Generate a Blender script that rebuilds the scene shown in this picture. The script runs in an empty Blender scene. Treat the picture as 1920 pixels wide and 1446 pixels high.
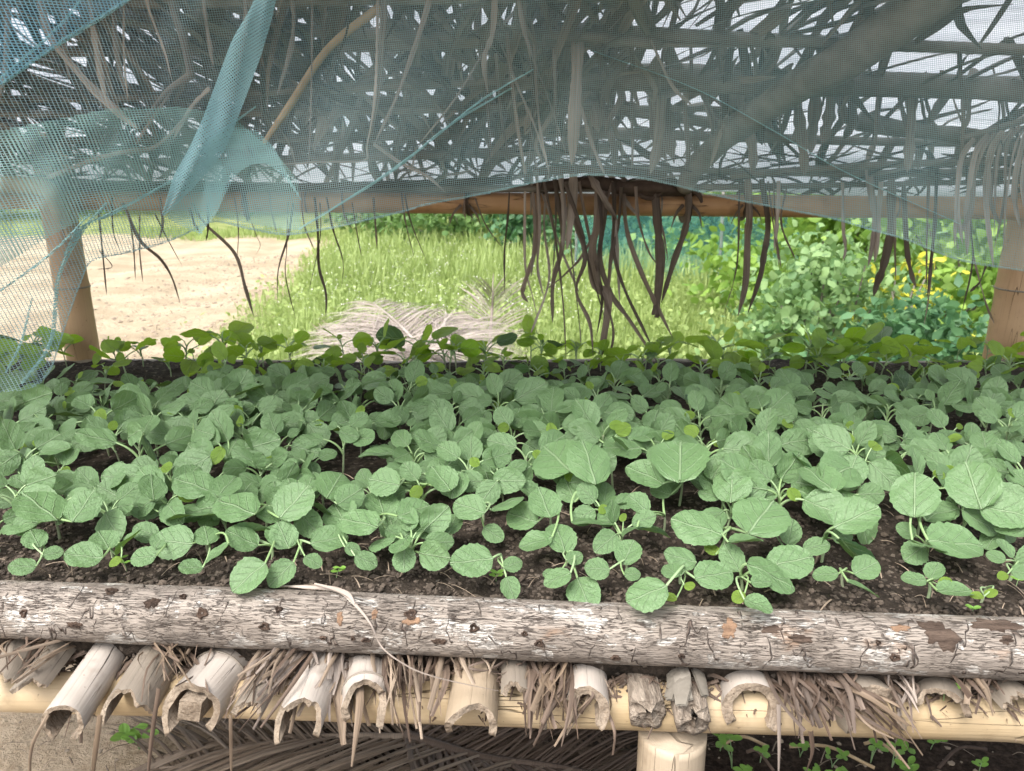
import bpy, math, random
import numpy as np
from mathutils import Vector, noise as mnoise

random.seed(7)
RNG = np.random.default_rng(7)
SC = bpy.context.scene
COL = SC.collection
R = math.radians
UP = np.array((0., 0., 1.))

# ------------------------------------------------------------------ camera
F = 1442.0                      # focal length in pixels of a 1920 px wide photo
PITCH = R(16.3)
CZ = 1.40
CP, SP = math.cos(PITCH), math.sin(PITCH)
CAM = np.array((0., 0., CZ))
CUP = np.array((0., SP, CP))
CFW = np.array((0., CP, -SP))


def ray(px, py):
    u, v = (px - 960) / F, (723 - py) / F
    return np.array((u, CP + v * SP, -SP + v * CP))


def at(px, py, Y):
    d = ray(px, py)
    return CAM + d * (Y / d[1])


def at_z(px, py, z):
    d = ray(px, py)
    return CAM + d * ((z - CZ) / d[2])


def project(p):
    q = np.asarray(p) - CAM
    d = q @ CFW
    return 960 + F * q[0] / d, 723 - F * (q @ CUP) / d


def nz(v):
    v = np.asarray(v, float)
    return v / max(1e-9, np.linalg.norm(v))


cam = bpy.data.cameras.new('camera')
cam.sensor_fit = 'HORIZONTAL'
cam.sensor_width = 36.0
cam.lens = 36.0 * F / 1920
cam.clip_start = 0.02
cam.clip_end = 500
cam.dof.use_dof = True
cam.dof.focus_distance = 1.15
cam.dof.aperture_fstop = 10.0
co = bpy.data.objects.new('camera', cam)
co.location = CAM
co.rotation_euler = (R(90) - PITCH, 0, 0)
COL.objects.link(co)
SC.camera = co


# ------------------------------------------------------------------ helpers
def tag(o, label=None, cat=None, group=None, kind=None):
    if label:
        o['label'] = label
    if cat:
        o['category'] = cat
    if group:
        o['group'] = group
    if kind:
        o['kind'] = kind
    return o


def empty(name, loc, label, cat, group=None):
    o = bpy.data.objects.new(name, None)
    o.empty_display_size = 0.02
    o.location = [float(c) for c in loc]
    COL.objects.link(o)
    return tag(o, label, cat, group)


class MB:
    """collects vertices, faces, uvs and material slots for ONE mesh object"""

    def __init__(s):
        s.v, s.f, s.uv, s.mi, s.n = [], [], [], [], 0

    def add(s, v, f, uv=None, mi=0):
        v = np.asarray(v, float).reshape(-1, 3)
        s.v.append(v)
        s.uv.append(np.zeros((len(v), 2)) if uv is None else np.asarray(uv, float).reshape(-1, 2))
        n = s.n
        if isinstance(f, np.ndarray):
            f = (f + n).tolist()
            s.f.extend(f)
        else:
            f = [tuple(i + n for i in q) for q in f]
            s.f.extend(f)
        s.mi.extend([mi] * len(f))
        s.n += len(v)

    def build(s, name, mats, parent=None, smooth=True):
        V = np.concatenate(s.v)
        if parent is not None:
            V = V - np.array(parent_world(parent))
        me = bpy.data.meshes.new(name)
        me.from_pydata(V.tolist(), [], s.f)
        if not isinstance(mats, (list, tuple)):
            mats = [mats]
        for m in mats:
            me.materials.append(m)
        if len(mats) > 1:
            me.polygons.foreach_set('material_index', np.array(s.mi, dtype=np.int32))
        me.polygons.foreach_set('use_smooth', np.full(len(s.f), smooth))
        UV = np.concatenate(s.uv)
        lay = me.uv_layers.new(name='UVMap')
        idx = np.empty(len(me.loops), dtype=np.int32)
        me.loops.foreach_get('vertex_index', idx)
        lay.data.foreach_set('uv', UV[idx].astype(np.float32).ravel())
        me.update()
        o = bpy.data.objects.new(name, me)
        COL.objects.link(o)
        if parent is not None:
            o.parent = parent
        return o


def parent_world(o):
    p = np.zeros(3)
    while o is not None:
        p = p + np.array(o.location)
        o = o.parent
    return p


def smooth_path(pts, n):
    """Catmull-Rom through pts, n samples"""
    P = np.asarray(pts, float)
    if len(P) == 2:
        t = np.linspace(0, 1, n)[:, None]
        return P[0] * (1 - t) + P[1] * t
    Q = np.vstack([2 * P[0] - P[1], P, 2 * P[-1] - P[-2]])
    out = []
    for t in np.linspace(0, len(P) - 1 - 1e-6, n):
        i = int(t)
        f = t - i
        a, b, c, d = Q[i:i + 4]
        out.append(.5 * (2 * b + (c - a) * f + (2 * a - 5 * b + 4 * c - d) * f * f + (3 * b - a - 3 * c + d) * f ** 3))
    return np.array(out)


def tube(mb, pts, rad, seg=8, mi=0, cap=True, wob=0.0):
    P = np.asarray(pts, float)
    n = len(P)
    rad = np.full(n, rad) if np.isscalar(rad) else np.interp(np.linspace(0, 1, n), np.linspace(0, 1, len(rad)), rad)
    T = np.gradient(P, axis=0)
    T /= np.maximum(1e-9, np.linalg.norm(T, axis=1))[:, None]
    ref = UP if abs(T[0] @ UP) < .9 else np.array((1., 0, 0))
    u = nz(np.cross(ref, T[0]))
    L = np.concatenate([[0], np.cumsum(np.linalg.norm(np.diff(P, axis=0), axis=1))])
    vs, uvs = [], []
    for i in range(n):
        u = nz(u - T[i] * (u @ T[i]))
        w = np.cross(T[i], u)
        for k in range(seg + 1):
            a = 2 * math.pi * k / seg
            r = rad[i]
            if wob:
                r *= 1 + wob * mnoise.noise(Vector((math.cos(a) * 1.5, math.sin(a) * 1.5, L[i] * 9 + rad[0] * 977)))
            vs.append(P[i] + r * (math.cos(a) * u + math.sin(a) * w))
            uvs.append((L[i], a * rad.mean()))
    f = []
    s1 = seg + 1
    for i in range(n - 1):
        for k in range(seg):
            f.append((i * s1 + k, i * s1 + k + 1, (i + 1) * s1 + k + 1, (i + 1) * s1 + k))
    if cap:
        f.append(tuple(range(seg - 1, -1, -1)))
        f.append(tuple((n - 1) * s1 + k for k in range(seg)))
    mb.add(vs, f, uvs, mi)


def ribbon(mb, pts, wid, nrm, fold=0.18, twist=0.0, tw0=0.0, mi=0, n=None):
    P = smooth_path(pts, n) if n else np.asarray(pts, float)
    k = len(P)
    wid = np.interp(np.linspace(0, 1, k), np.linspace(0, 1, len(wid)), wid) if not np.isscalar(wid) else np.full(k, wid)
    T = np.gradient(P, axis=0)
    T /= np.maximum(1e-9, np.linalg.norm(T, axis=1))[:, None]
    vs, uvs = [], []
    L = 0
    uo = random.uniform(0, 60)
    for i in range(k):
        if i:
            L += np.linalg.norm(P[i] - P[i - 1])
        s = nz(np.cross(T[i], nrm))
        q = np.cross(s, T[i])
        a = tw0 + twist * i / (k - 1)
        s, q = s * math.cos(a) + q * math.sin(a), q * math.cos(a) - s * math.sin(a)
        w = wid[i]
        vs += [P[i] - s * w * .5, P[i] + q * w * fold, P[i] + s * w * .5]
        uvs += [(uo - w * .5, L), (uo, L), (uo + w * .5, L)]
    f = []
    for i in range(k - 1):
        a = i * 3
        f += [(a, a + 1, a + 4, a + 3), (a + 1, a + 2, a + 5, a + 4)]
    mb.add(vs, f, uvs, mi)


# ------------------------------------------------------------------ materials
class NT:
    def __init__(s, name):
        s.m = bpy.data.materials.new(name)
        s.m.use_nodes = True
        s.t = s.m.node_tree
        s.t.nodes.clear()
        s.out = s.n('ShaderNodeOutputMaterial')

    def n(s, typ, inp=None, **kw):
        nd = s.t.nodes.new(typ)
        for k, v in kw.items():
            setattr(nd, k, v)
        for k, v in (inp or {}).items():
            if hasattr(v, 'is_output'):
                s.t.links.new(v, nd.inputs[k])
            else:
                if isinstance(v, tuple) and len(v) == 3 and nd.inputs[k].type == 'RGBA':
                    v = v + (1,)
                nd.inputs[k].default_value = v
        return nd

    def math(s, op, a, b=0.0, c=0.0, clamp=False):
        return s.n('ShaderNodeMath', {0: a, 1: b, 2: c}, operation=op, use_clamp=clamp).outputs[0]

    def mix(s, f, a, b, mode='MIX'):
        nd = s.n('ShaderNodeMix', data_type='RGBA', blend_type=mode)
        for i, v in ((0, f), (6, a), (7, b)):
            if hasattr(v, 'is_output'):
                s.t.links.new(v, nd.inputs[i])
            else:
                nd.inputs[i].default_value = v if i == 0 else tuple(v) + ((1,) if len(v) == 3 else ())
        return nd.outputs[2]

    def ramp(s, f, stops):
        nd = s.n('ShaderNodeValToRGB', {0: f})
        e = nd.color_ramp.elements
        while len(e) > 1:
            e.remove(e[-1])
        for i, (p, c) in enumerate(stops):
            x = e[0] if i == 0 else e.new(p)
            x.position = p
            x.color = tuple(c) + (1,) if len(c) == 3 else c
        return nd.outputs[0]

    def step(s, f, lo, hi):
        return s.n('ShaderNodeMapRange', {0: f, 1: lo, 2: hi, 3: 0., 4: 1.}, interpolation_type='SMOOTHSTEP').outputs[0]

    def noise(s, vec, scale, det=4., rough=.55, dist=0.):
        return s.n('ShaderNodeTexNoise', {'Vector': vec, 'Scale': scale, 'Detail': det, 'Roughness': rough, 'Distortion': dist}).outputs[0]

    def mapv(s, vec, scale=(1, 1, 1), loc=(0, 0, 0)):
        return s.n('ShaderNodeMapping', {'Vector': vec, 'Scale': scale, 'Location': loc}).outputs[0]

    def coord(s, w='Object'):
        return s.n('ShaderNodeTexCoord').outputs[w]

    def bump(s, h, dist=.002, strength=1.):
        return s.n('ShaderNodeBump', {'Height': h, 'Distance': dist, 'Strength': strength}).outputs[0]

    def bsdf(s, col, rough=.6, nrm=None, spec=.3, sheen=0):
        i = {'Base Color': col, 'Roughness': rough, 'Specular IOR Level': spec}
        if nrm is not None:
            i['Normal'] = nrm
        return s.n('ShaderNodeBsdfPrincipled', i).outputs[0]

    def translucent(s, col, nrm=None):
        i = {'Color': col}
        if nrm is not None:
            i['Normal'] = nrm
        return s.n('ShaderNodeBsdfTranslucent', i).outputs[0]

    def mixsh(s, f, a, b):
        return s.n('ShaderNodeMixShader', {0: f, 1: a, 2: b}).outputs[0]

    def done(s, sh, disp=None):
        s.t.links.new(sh, s.out.inputs[0])
        return s.m


def rnd(nt):
    return nt.n('ShaderNodeObjectInfo').outputs['Random']


def make_cabbage(name, top_a, top_b, under, veincol, tf=.17):
    nt = NT(name)
    uv = nt.coord('UV')
    sp = nt.n('ShaderNodeSeparateXYZ', {0: uv})
    u, v = sp.outputs[0], sp.outputs[1]
    au = nt.math('ABSOLUTE', u)
    r = rnd(nt)
    nse = nt.noise(nt.coord(), 60, 3)
    mid = nt.math('SUBTRACT', 1.0, nt.step(au, .009, .028))
    wv = nt.math('ADD', nt.math('SUBTRACT', v, nt.math('MULTIPLY', au, .95)), nt.math('MULTIPLY', nse, .09))
    fr = nt.math('PINGPONG', nt.math('MULTIPLY', wv, 4.3), .5)
    side = nt.math('SUBTRACT', 1.0, nt.step(fr, .02, .075))
    side = nt.math('MULTIPLY', side, nt.step(au, .46, .18))
    net = nt.n('ShaderNodeTexVoronoi', {'Vector': nt.mapv(uv, (1, 1, 1)), 'Scale': 15.}, feature='DISTANCE_TO_EDGE').outputs[0]
    netv = nt.math('SUBTRACT', 1.0, nt.step(net, 0., .07))
    veins = nt.math('MAXIMUM', mid, nt.math('MULTIPLY', side, .68))
    veins = nt.math('MAXIMUM', veins, nt.math('MULTIPLY', netv, .07))
    base = nt.mix(nt.step(r, .35, 1.), top_a, top_b)
    base = nt.mix(nt.math('MULTIPLY', nt.step(r, .30, .0), .55), base, (.105, .162, .138))
    big = nt.noise(nt.coord(), 24, 2)
    base = nt.mix(nt.math('MULTIPLY', big, .45), base, tuple(c * .72 for c in top_a))
    r2 = nt.math('FRACT', nt.math('MULTIPLY', r, 17.31))
    base = nt.n('ShaderNodeHueSaturation', {'Color': base, 'Value': nt.math('ADD', .70, nt.math('MULTIPLY', r2, .55)), 'Saturation': nt.math('ADD', .88, nt.math('MULTIPLY', nt.math('FRACT', nt.math('MULTIPLY', r, 41.7)), .4))}).outputs[0]
    bf = nt.n('ShaderNodeNewGeometry').outputs['Backfacing']
    base = nt.mix(bf, base, under)
    col = nt.mix(nt.math('MULTIPLY', veins, .72), base, veincol)
    h = nt.math('ADD', nt.math('MULTIPLY', veins, -.8), nt.math('MULTIPLY', nt.noise(uv, 14, 3), .8))
    b = nt.bump(h, .0022, 1.)
    sh = nt.bsdf(col, .44, b, .45)
    tr = nt.translucent(nt.mix(nt.math('MULTIPLY', veins, .5), (.24, .42, .05) if tf < .4 else (.36, .56, .05), (.36, .54, .14)), b)
    return nt.done(nt.mixsh(tf, sh, tr))


M = {}
M['leaf'] = make_cabbage('cabbage_leaf', (.056, .114, .076), (.090, .172, .066), (.115, .20, .085), (.24, .33, .19))
M['leaf_young_backlit'] = make_cabbage('young_backlit_leaf', (.19, .33, .055), (.24, .40, .085), (.27, .42, .08), (.32, .44, .16), .58)  # new growth; also far rows, their back light painted into the colour


def plain(name, a, b, scale=30., rough=.7, bumpd=.001, trans=0.0, tcol=None, stretch=(1, 1, 1), objrand=.5):
    nt = NT(name)
    c = nt.mapv(nt.coord(), stretch)
    f = nt.noise(c, scale, 5)
    if objrand:
        f = nt.math('ADD', nt.math('MULTIPLY', f, 1 - objrand), nt.math('MULTIPLY', rnd(nt), objrand))
    f = nt.step(f, .25, .75)
    col = nt.mix(f, a, b)
    sh = nt.bsdf(col, rough, nt.bump(nt.noise(c, scale * 2, 4), bumpd))
    if trans:
        sh = nt.mixsh(trans, sh, nt.translucent(tcol or b))
    return nt.done(sh)


M['petiole'] = plain('petiole', (.22, .33, .14), (.30, .42, .22), 50, .5)
M['stem'] = plain('seedling_stem', (.24, .27, .17), (.28, .36, .2), 60, .6)


def drymat(name, a, b, c, trans=.12):
    """dry palm leaf: fibres along the strip, blotches, per-object tone"""
    nt = NT(name)
    uv = nt.coord('UV')
    fib = nt.noise(nt.mapv(uv, (420, 6, 1)), 1., 4, .6)
    blot = nt.noise(nt.mapv(uv, (14, 9, 1)), 1., 4)
    w = nt.noise(nt.mapv(uv, (2.7, 1.6, 1)), 1., 2)
    f = nt.math('ADD', nt.math('MULTIPLY', w, .8), nt.math('MULTIPLY', rnd(nt), .2))
    col = nt.mix(nt.step(f, .34, .66), a, b)
    col = nt.mix(nt.math('MULTIPLY', nt.step(blot, .52, .75), .7), col, c)
    col = nt.mix(nt.step(fib, .35, .75), col, nt.mix(.5, col, (0, 0, 0)))
    b_ = nt.bump(fib, .0008, .8)
    sh = nt.bsdf(col, .62, b_, .3)
    return nt.done(nt.mixsh(trans, sh, nt.translucent(nt.mix(.5, col, b))))


M['dry_dark'] = drymat('dark_dry_leaf', (.075, .055, .044), (.27, .205, .165), (.30, .235, .19), .26)
M['dry_grey'] = drymat('grey_dry_leaf', (.24, .195, .165), (.44, .37, .32), (.18, .14, .11))
M['dry_roof'] = drymat('roof_dry_leaf', (.078, .063, .05), (.31, .265, .22), (.36, .31, .26), .05)
M['dry_tan'] = drymat('tan_dry_leaf', (.20, .145, .10), (.34, .265, .20), (.11, .078, .055))
M['dry_pale'] = drymat('pale_dry_leaf', (.30, .25, .215), (.47, .41, .365), (.22, .17, .135))
M['dry_brown'] = drymat('brown_dry_leaf', (.095, .065, .048), (.20, .145, .11), (.055, .037, .028))


def bamboo(name, a, b, stain, spots=.5):
    nt = NT(name)
    uv = nt.coord('UV')
    fib = nt.noise(nt.mapv(uv, (5, 260, 1)), 1., 4, .6)
    ob = nt.coord()
    blot = nt.noise(ob, 11, 5, .6)
    col = nt.mix(nt.step(nt.noise(ob, 5, 3), .35, .65), a, b)
    col = nt.mix(nt.math('MULTIPLY', nt.step(blot, .54, .72), spots), col, stain)
    sp = nt.noise(ob, 120, 2)
    col = nt.mix(nt.math('MULTIPLY', nt.step(sp, .70, .76), .5), col, tuple(c * .3 for c in stain))
    col = nt.mix(nt.math('MULTIPLY', nt.step(fib, .5, .8), .32), col, tuple(c * .5 for c in a))
    ck = nt.math('ABSOLUTE', nt.math('SUBTRACT', nt.noise(nt.mapv(uv, (2.2, 38, 1)), 1., 2, .4), .5))
    ck = nt.math('MULTIPLY', nt.math('SUBTRACT', 1., nt.step(ck, .0, .007)), nt.step(nt.noise(nt.mapv(uv, (4, 9, 1), (3, 3, 0)), 1., 2), .45, .6))
    col = nt.mix(nt.math('MULTIPLY', ck, .8), col, tuple(c * .12 for c in a))
    return nt.done(nt.bsdf(col, .5, nt.bump(nt.math('SUBTRACT', nt.math('ADD', fib, blot), nt.math('MULTIPLY', ck, 3.)), .0008), .3))


M['bamboo_gold'] = bamboo('golden_bamboo', (.35, .26, .15), (.45, .355, .235), (.18, .125, .07), .7)
M['bamboo_tan'] = bamboo('tan_bamboo', (.36, .23, .13), (.44, .29, .17), (.15, .085, .045), .6)
M['bamboo_rail'] = bamboo('rail_bamboo', (.40, .22, .10), (.48, .29, .15), (.20, .10, .05), .5)
M['bamboo_white'] = bamboo('bleached_bamboo', (.36, .315, .275), (.52, .475, .435), (.20, .15, .11), .75)
M['bamboo_leg'] = bamboo('pale_bamboo', (.30, .235, .165), (.38, .31, .23), (.17, .12, .08), .65)
M['bamboo_grey'] = bamboo('weathered_bamboo', (.19, .16, .13), (.28, .245, .20), (.09, .07, .05), .7)


def cutmat():
    nt = NT('cut_bamboo')
    ob = nt.coord()
    p = nt.noise(ob, 420, 2)
    col = nt.mix(nt.step(nt.noise(ob, 40, 5), .35, .7), (.29, .235, .18), (.15, .115, .085))
    col = nt.mix(nt.math('MULTIPLY', nt.step(p, .5, .7), .5), col, (.12, .08, .05))
    return nt.done(nt.bsdf(col, .85, nt.bump(nt.noise(ob, 160, 4), .004), .15))


M['cut'] = cutmat()


def soilmat(name, wet=(.018, .014, .011), dry=(.070, .054, .042), pale=(.17, .14, .115)):
    nt = NT(name)
    c = nt.coord()
    big = nt.noise(c, 7, 4)
    fine = nt.noise(c, 90, 6, .7)
    col = nt.mix(nt.step(fine, .32, .72), wet, dry)
    col = nt.mix(nt.math('MULTIPLY', nt.step(big, .4, .7), .6), col, wet)
    vo = nt.n('ShaderNodeTexVoronoi', {'Vector': c, 'Scale': 170.}).outputs[1]
    spk = nt.step(nt.n('ShaderNodeSeparateXYZ', {0: vo}).outputs[0], .90, .97)
    col = nt.mix(nt.math('MULTIPLY', spk, .7), col, pale)
    h = nt.math('ADD', nt.noise(c, 55, 6, .65), nt.math('MULTIPLY', fine, .6))
    return nt.done(nt.bsdf(col, .92, nt.bump(h, .008), .15))


M['soil'] = soilmat('bed_soil')
M['clod'] = plain('soil_clod', (.026, .020, .016), (.115, .09, .07), 60, .95, .002, objrand=0)

M['clod_pale'] = plain('pale_clod', (.20, .155, .115), (.38, .31, .235), 20, .95, .002, objrand=0)


def logmat():
    nt = NT('weathered_palm_log')
    uv = nt.coord('UV')
    warp = nt.noise(nt.mapv(uv, (16, 30, 1)), 1., 4)
    wv = nt.n('ShaderNodeVectorMath', {0: uv, 1: nt.n('ShaderNodeVectorMath', {0: nt.n('ShaderNodeTexNoise', {'Vector': uv, 'Scale': 22., 'Detail': 4.}).outputs[1], 1: (.020, .012, 0.)}, operation='MULTIPLY').outputs[0]}, operation='ADD').outputs[0]
    # fine cracks along the log: ridges of stretched noise
    def ridge(sc, loc, w_, det=2.5):
        f_ = nt.noise(nt.mapv(wv, sc, loc), 1., det, .5)
        d_ = nt.math('ABSOLUTE', nt.math('SUBTRACT', f_, .5))
        return nt.math('SUBTRACT', 1., nt.step(d_, 0., w_))
    gate = nt.noise(nt.mapv(uv, (26, 60, 1), (3, 1, 0)), 1., 3)
    cr1 = nt.math('MULTIPLY', ridge((17, 170, 1), (0, 0, 0), .022), nt.step(gate, .38, .56))
    cr1 = nt.math('MAXIMUM', cr1, nt.math('MULTIPLY', ridge((34, 330, 1), (5, 2, 0), .03), .35))
    # ring cracks round the log
    gate2 = nt.noise(nt.mapv(uv, (25, 25, 1), (9, 2, 0)), 1., 3)
    cr2 = nt.math('MULTIPLY', ridge((19, 7, 1), (7, 3, 0), .010, 3.), nt.step(gate2, .46, .56))
    fib = nt.noise(nt.mapv(uv, (25, 420, 1)), 1., 5, .65)
    tone = nt.noise(nt.mapv(uv, (9, 20, 1), (1, 8, 0)), 1., 5, .6)
    col = nt.mix(nt.step(tone, .33, .66), (.195, .165, .14), (.32, .278, .242))
    col = nt.mix(nt.math('MULTIPLY', nt.step(fib, .5, .75), .35), col, (.16, .13, .11))
    # lichen, white patches with crisp edges
    li = nt.noise(nt.mapv(uv, (17, 34, 1), (4, 4, 0)), 1., 5, .6, .2)
    lic = nt.math('MULTIPLY', nt.step(li, .545, .575), nt.step(nt.noise(nt.mapv(uv, (90, 160, 1)), 1., 4), .30, .55))
    col = nt.mix(nt.math('MULTIPLY', lic, .68), col, (.58, .55, .51))
    br = nt.noise(nt.mapv(uv, (10, 18, 1), (11, 4, 0)), 1., 5)
    col = nt.mix(nt.math('MULTIPLY', nt.step(br, .62, .70), .55), col, (.20, .115, .065))
    crack = nt.math('MAXIMUM', cr1, cr2)
    col = nt.mix(nt.math('MULTIPLY', crack, .68), col, (.055, .03, .023))
    h = nt.math('SUBTRACT', nt.math('ADD', nt.math('MULTIPLY', fib, .3), nt.math('MULTIPLY', lic, .25)), nt.math('MULTIPLY', crack, 1.2))
    return nt.done(nt.bsdf(col, .85, nt.bump(nt.math('ADD', h, nt.math('MULTIPLY', warp, .6)), .006), .2))


M['log'] = logmat()
M['knot'] = plain('log_knot', (.022, .014, .010), (.10, .066, .048), 150, .95, .005, objrand=.2)
M['rot'] = plain('rotten_bark', (.028, .017, .012), (.12, .085, .065), 70, .95, .008, stretch=(.3, 2.2, 2.2), objrand=0)
M['rust'] = plain('rusty_bark', (.10, .06, .04), (.30, .19, .12), 60, .95, .006, stretch=(.4, 2, 2), objrand=0)
M['bark_grey'] = plain('grey_branch', (.12, .105, .085), (.26, .235, .2), 22, .85, .004, stretch=(.6, 1, 1), objrand=.2)
M['bark_dark'] = plain('dark_twig', (.055, .037, .028), (.14, .098, .074), 40, .85, .003)
M['stick'] = plain('tan_stick', (.36, .25, .14), (.48, .36, .22), 30, .6, .001, objrand=0)
M['trunk'] = plain('tree_trunk', (.16, .145, .13), (.3, .28, .26), 9, .9, .01)


def netmat(name, ca, cb, cell=1.0, thread=.30, trans=.35, blue=None):
    """woven insect net: threads on a uv grid counted in cells, holes between"""
    nt = NT(name)
    uv = nt.coord('UV')
    sp = nt.n('ShaderNodeSeparateXYZ', {0: uv})
    a = nt.math('LESS_THAN', nt.math('FRACT', sp.outputs[0]), thread)
    b = nt.math('LESS_THAN', nt.math('FRACT', sp.outputs[1]), thread)
    t = nt.math('MAXIMUM', a, b)
    col = nt.mix(nt.step(nt.noise(nt.mapv(uv, (.006, .006, 1)), 1., 3), .35, .65), ca, cb)
    if blue:
        ox = nt.n('ShaderNodeSeparateXYZ', {0: nt.coord()}).outputs[0]
        col = nt.mix(nt.step(ox, .15, -.75), col, blue)
    sh = nt.mixsh(trans, nt.bsdf(col, .5, None, .4), nt.translucent(col))
    return nt.done(nt.mixsh(t, nt.n('ShaderNodeBsdfTransparent').outputs[0], sh))


M['net'] = netmat('teal_net', (.25, .35, .34), (.21, .35, .36), thread=.165, blue=(.26, .39, .43))
M['net_green'] = netmat('green_net', (.26, .46, .41), (.28, .48, .44), thread=.24)
M['net_blue'] = netmat('blue_net', (.20, .42, .54), (.24, .45, .56), thread=.26)
M['net_fold'] = netmat('folded_net', (.27, .46, .50), (.30, .50, .54), thread=.27)
M['net_hem'] = netmat('net_hem', (.25, .43, .44), (.29, .47, .48), thread=.26)
M['net_far'] = netmat('far_net', (.10, .34, .33), (.13, .40, .40), thread=.13)


def tarpmat():
    nt = NT('white_tarp')
    c = nt.coord()
    w = nt.noise(nt.mapv(c, (1.2, 9, 5)), 1., 4, .55, .6)
    col = nt.mix(nt.step(w, .3, .7), (.74, .76, .80), (.87, .88, .91))
    b = nt.bump(w, .03)
    return nt.done(nt.mixsh(.62, nt.bsdf(col, .4, b, .4), nt.translucent(col, b)))


M['tarp'] = tarpmat()


def foliage(name, a, b, tcol, trans=.35):
    nt = NT(name)
    c = nt.coord()
    uv = nt.coord('UV')
    f = nt.n('ShaderNodeSeparateXYZ', {0: uv}).outputs[0]      # one random number per leaf
    f = nt.math('ADD', nt.math('MULTIPLY', f, .65), nt.math('MULTIPLY', nt.noise(c, 1.8, 3), .35))
    col = nt.mix(nt.step(f, .2, .8), a, b)
    return nt.done(nt.mixsh(trans, nt.bsdf(col, .5, None, .35), nt.translucent(nt.mix(f, tcol, b))))


M['grass'] = foliage('grass_blades', (.19, .26, .08), (.38, .47, .17), (.40, .50, .13), .42)
M['bush_blue'] = foliage('broad_bush_leaves', (.12, .22, .09), (.26, .39, .16), (.28, .45, .11))
M['bush_dark'] = foliage('dark_bush_leaves', (.05, .13, .06), (.11, .23, .10), (.12, .28, .08))
M['bush_bright'] = foliage('bright_bush_leaves', (.12, .22, .04), (.26, .40, .08), (.3, .5, .06))
M['bush_yellow'] = foliage('yellow_leaves', (.40, .40, .05), (.58, .56, .06), (.66, .66, .06))
M['tree_leaf'] = foliage('tree_leaves', (.08, .16, .05), (.17, .28, .09), (.2, .36, .08))
M['weed'] = foliage('weed_leaves', (.2, .38, .07), (.3, .5, .12), (.3, .5, .08))
M['flower'] = plain('weed_flowers', (.7, .7, .62), (.75, .72, .7), 30, .7)


def groundmat():
    nt = NT('ground')
    c = nt.coord()
    sp = nt.n('ShaderNodeSeparateXYZ', {0: c})
    x, y = sp.outputs[0], sp.outputs[1]
    wob = nt.math('MULTIPLY', nt.math('SUBTRACT', nt.noise(c, .9, 5), .5), 1.3)
    # bare dirt: left of a line running away from the bed
    edge = nt.math('ADD', nt.math('ADD', x, nt.math('MULTIPLY', y, .11)), 1.62)
    edge = nt.math('ADD', edge, wob)
    grassy = nt.step(edge, -.25, .25)
    far = nt.step(nt.math('ADD', y, nt.math('MULTIPLY', wob, 2.)), 14.2, 15.5)
    grassy = nt.math('MAXIMUM', grassy, far)
    rut = nt.noise(nt.mapv(c, (.7, 1.0, 1)), 1.5, 8, .68)
    dirt = nt.mix(nt.step(rut, .35, .65), (.34, .272, .185), (.47, .39, .28))
    fine = nt.noise(c, 26, 6, .7)
    dirt = nt.mix(nt.math('MULTIPLY', nt.step(fine, .5, .75), .4), dirt, (.19, .145, .10))
    gcol = nt.mix(nt.step(nt.noise(c, 3, 5), .35, .65), (.15, .19, .06), (.27, .30, .12))
    grassy = nt.math('MULTIPLY', grassy, nt.step(nt.math('ADD', y, wob), 2.2, 3.0))
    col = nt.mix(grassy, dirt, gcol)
    near = nt.math('MULTIPLY', nt.step(y, 3.4, 2.4), nt.step(x, -.3, -.6))
    col = nt.mix(near, col, nt.mix(nt.step(fine, .4, .7), (.58, .455, .325), (.44, .33, .225)))
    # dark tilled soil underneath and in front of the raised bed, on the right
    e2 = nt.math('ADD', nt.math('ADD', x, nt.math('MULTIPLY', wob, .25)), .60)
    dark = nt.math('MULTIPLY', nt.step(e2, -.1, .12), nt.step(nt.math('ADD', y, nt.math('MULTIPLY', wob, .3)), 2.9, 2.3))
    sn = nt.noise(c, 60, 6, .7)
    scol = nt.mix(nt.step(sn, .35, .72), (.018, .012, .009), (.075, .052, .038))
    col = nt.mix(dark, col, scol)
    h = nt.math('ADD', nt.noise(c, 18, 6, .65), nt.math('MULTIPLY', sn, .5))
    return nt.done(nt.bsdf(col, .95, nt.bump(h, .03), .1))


M['ground'] = groundmat()

# ------------------------------------------------------------------ light
w = bpy.data.worlds.new('World')
SC.world = w
w.use_nodes = True
wt = w.node_tree
wt.nodes.clear()
sky = wt.nodes.new('ShaderNodeTexSky')
sky.sky_type = 'NISHITA'
sky.sun_disc = False
SUN_EL, SUN_AZ = R(56), R(214)          # azimuth measured from +Y towards +X
sky.sun_elevation = SUN_EL
sky.sun_rotation = SUN_AZ
sky.dust_density = 4
sky.air_density = 1.3
hs = wt.nodes.new('ShaderNodeHueSaturation')
hs.inputs['Saturation'].default_value = .30     # thin white overcast
bg = wt.nodes.new('ShaderNodeBackground')
bg.inputs[1].default_value = .13
wo = wt.nodes.new('ShaderNodeOutputWorld')
wt.links.new(sky.outputs[0], hs.inputs['Color'])
wt.links.new(hs.outputs[0], bg.inputs[0])
wt.links.new(bg.outputs[0], wo.inputs[0])
sl = bpy.data.lights.new('sun', 'SUN')
sl.energy = 1.35
sl.angle = R(30)
sl.color = (1, .96, .9)
so = bpy.data.objects.new('sun', sl)
sd = Vector((math.sin(SUN_AZ) * math.cos(SUN_EL), math.cos(SUN_AZ) * math.cos(SUN_EL), math.sin(SUN_EL)))
so.rotation_euler = sd.to_track_quat('Z', 'Y').to_euler()
so.location = (0, 0, 10)
COL.objects.link(so)
vs = SC.view_settings
vs.view_transform = 'Standard'
vs.look = 'None'
vs.gamma = 1
vs.exposure = 1.66
SC.cycles.max_bounces = 8
SC.cycles.transparent_max_bounces = 32
SC.cycles.transmission_bounces = 4
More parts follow.
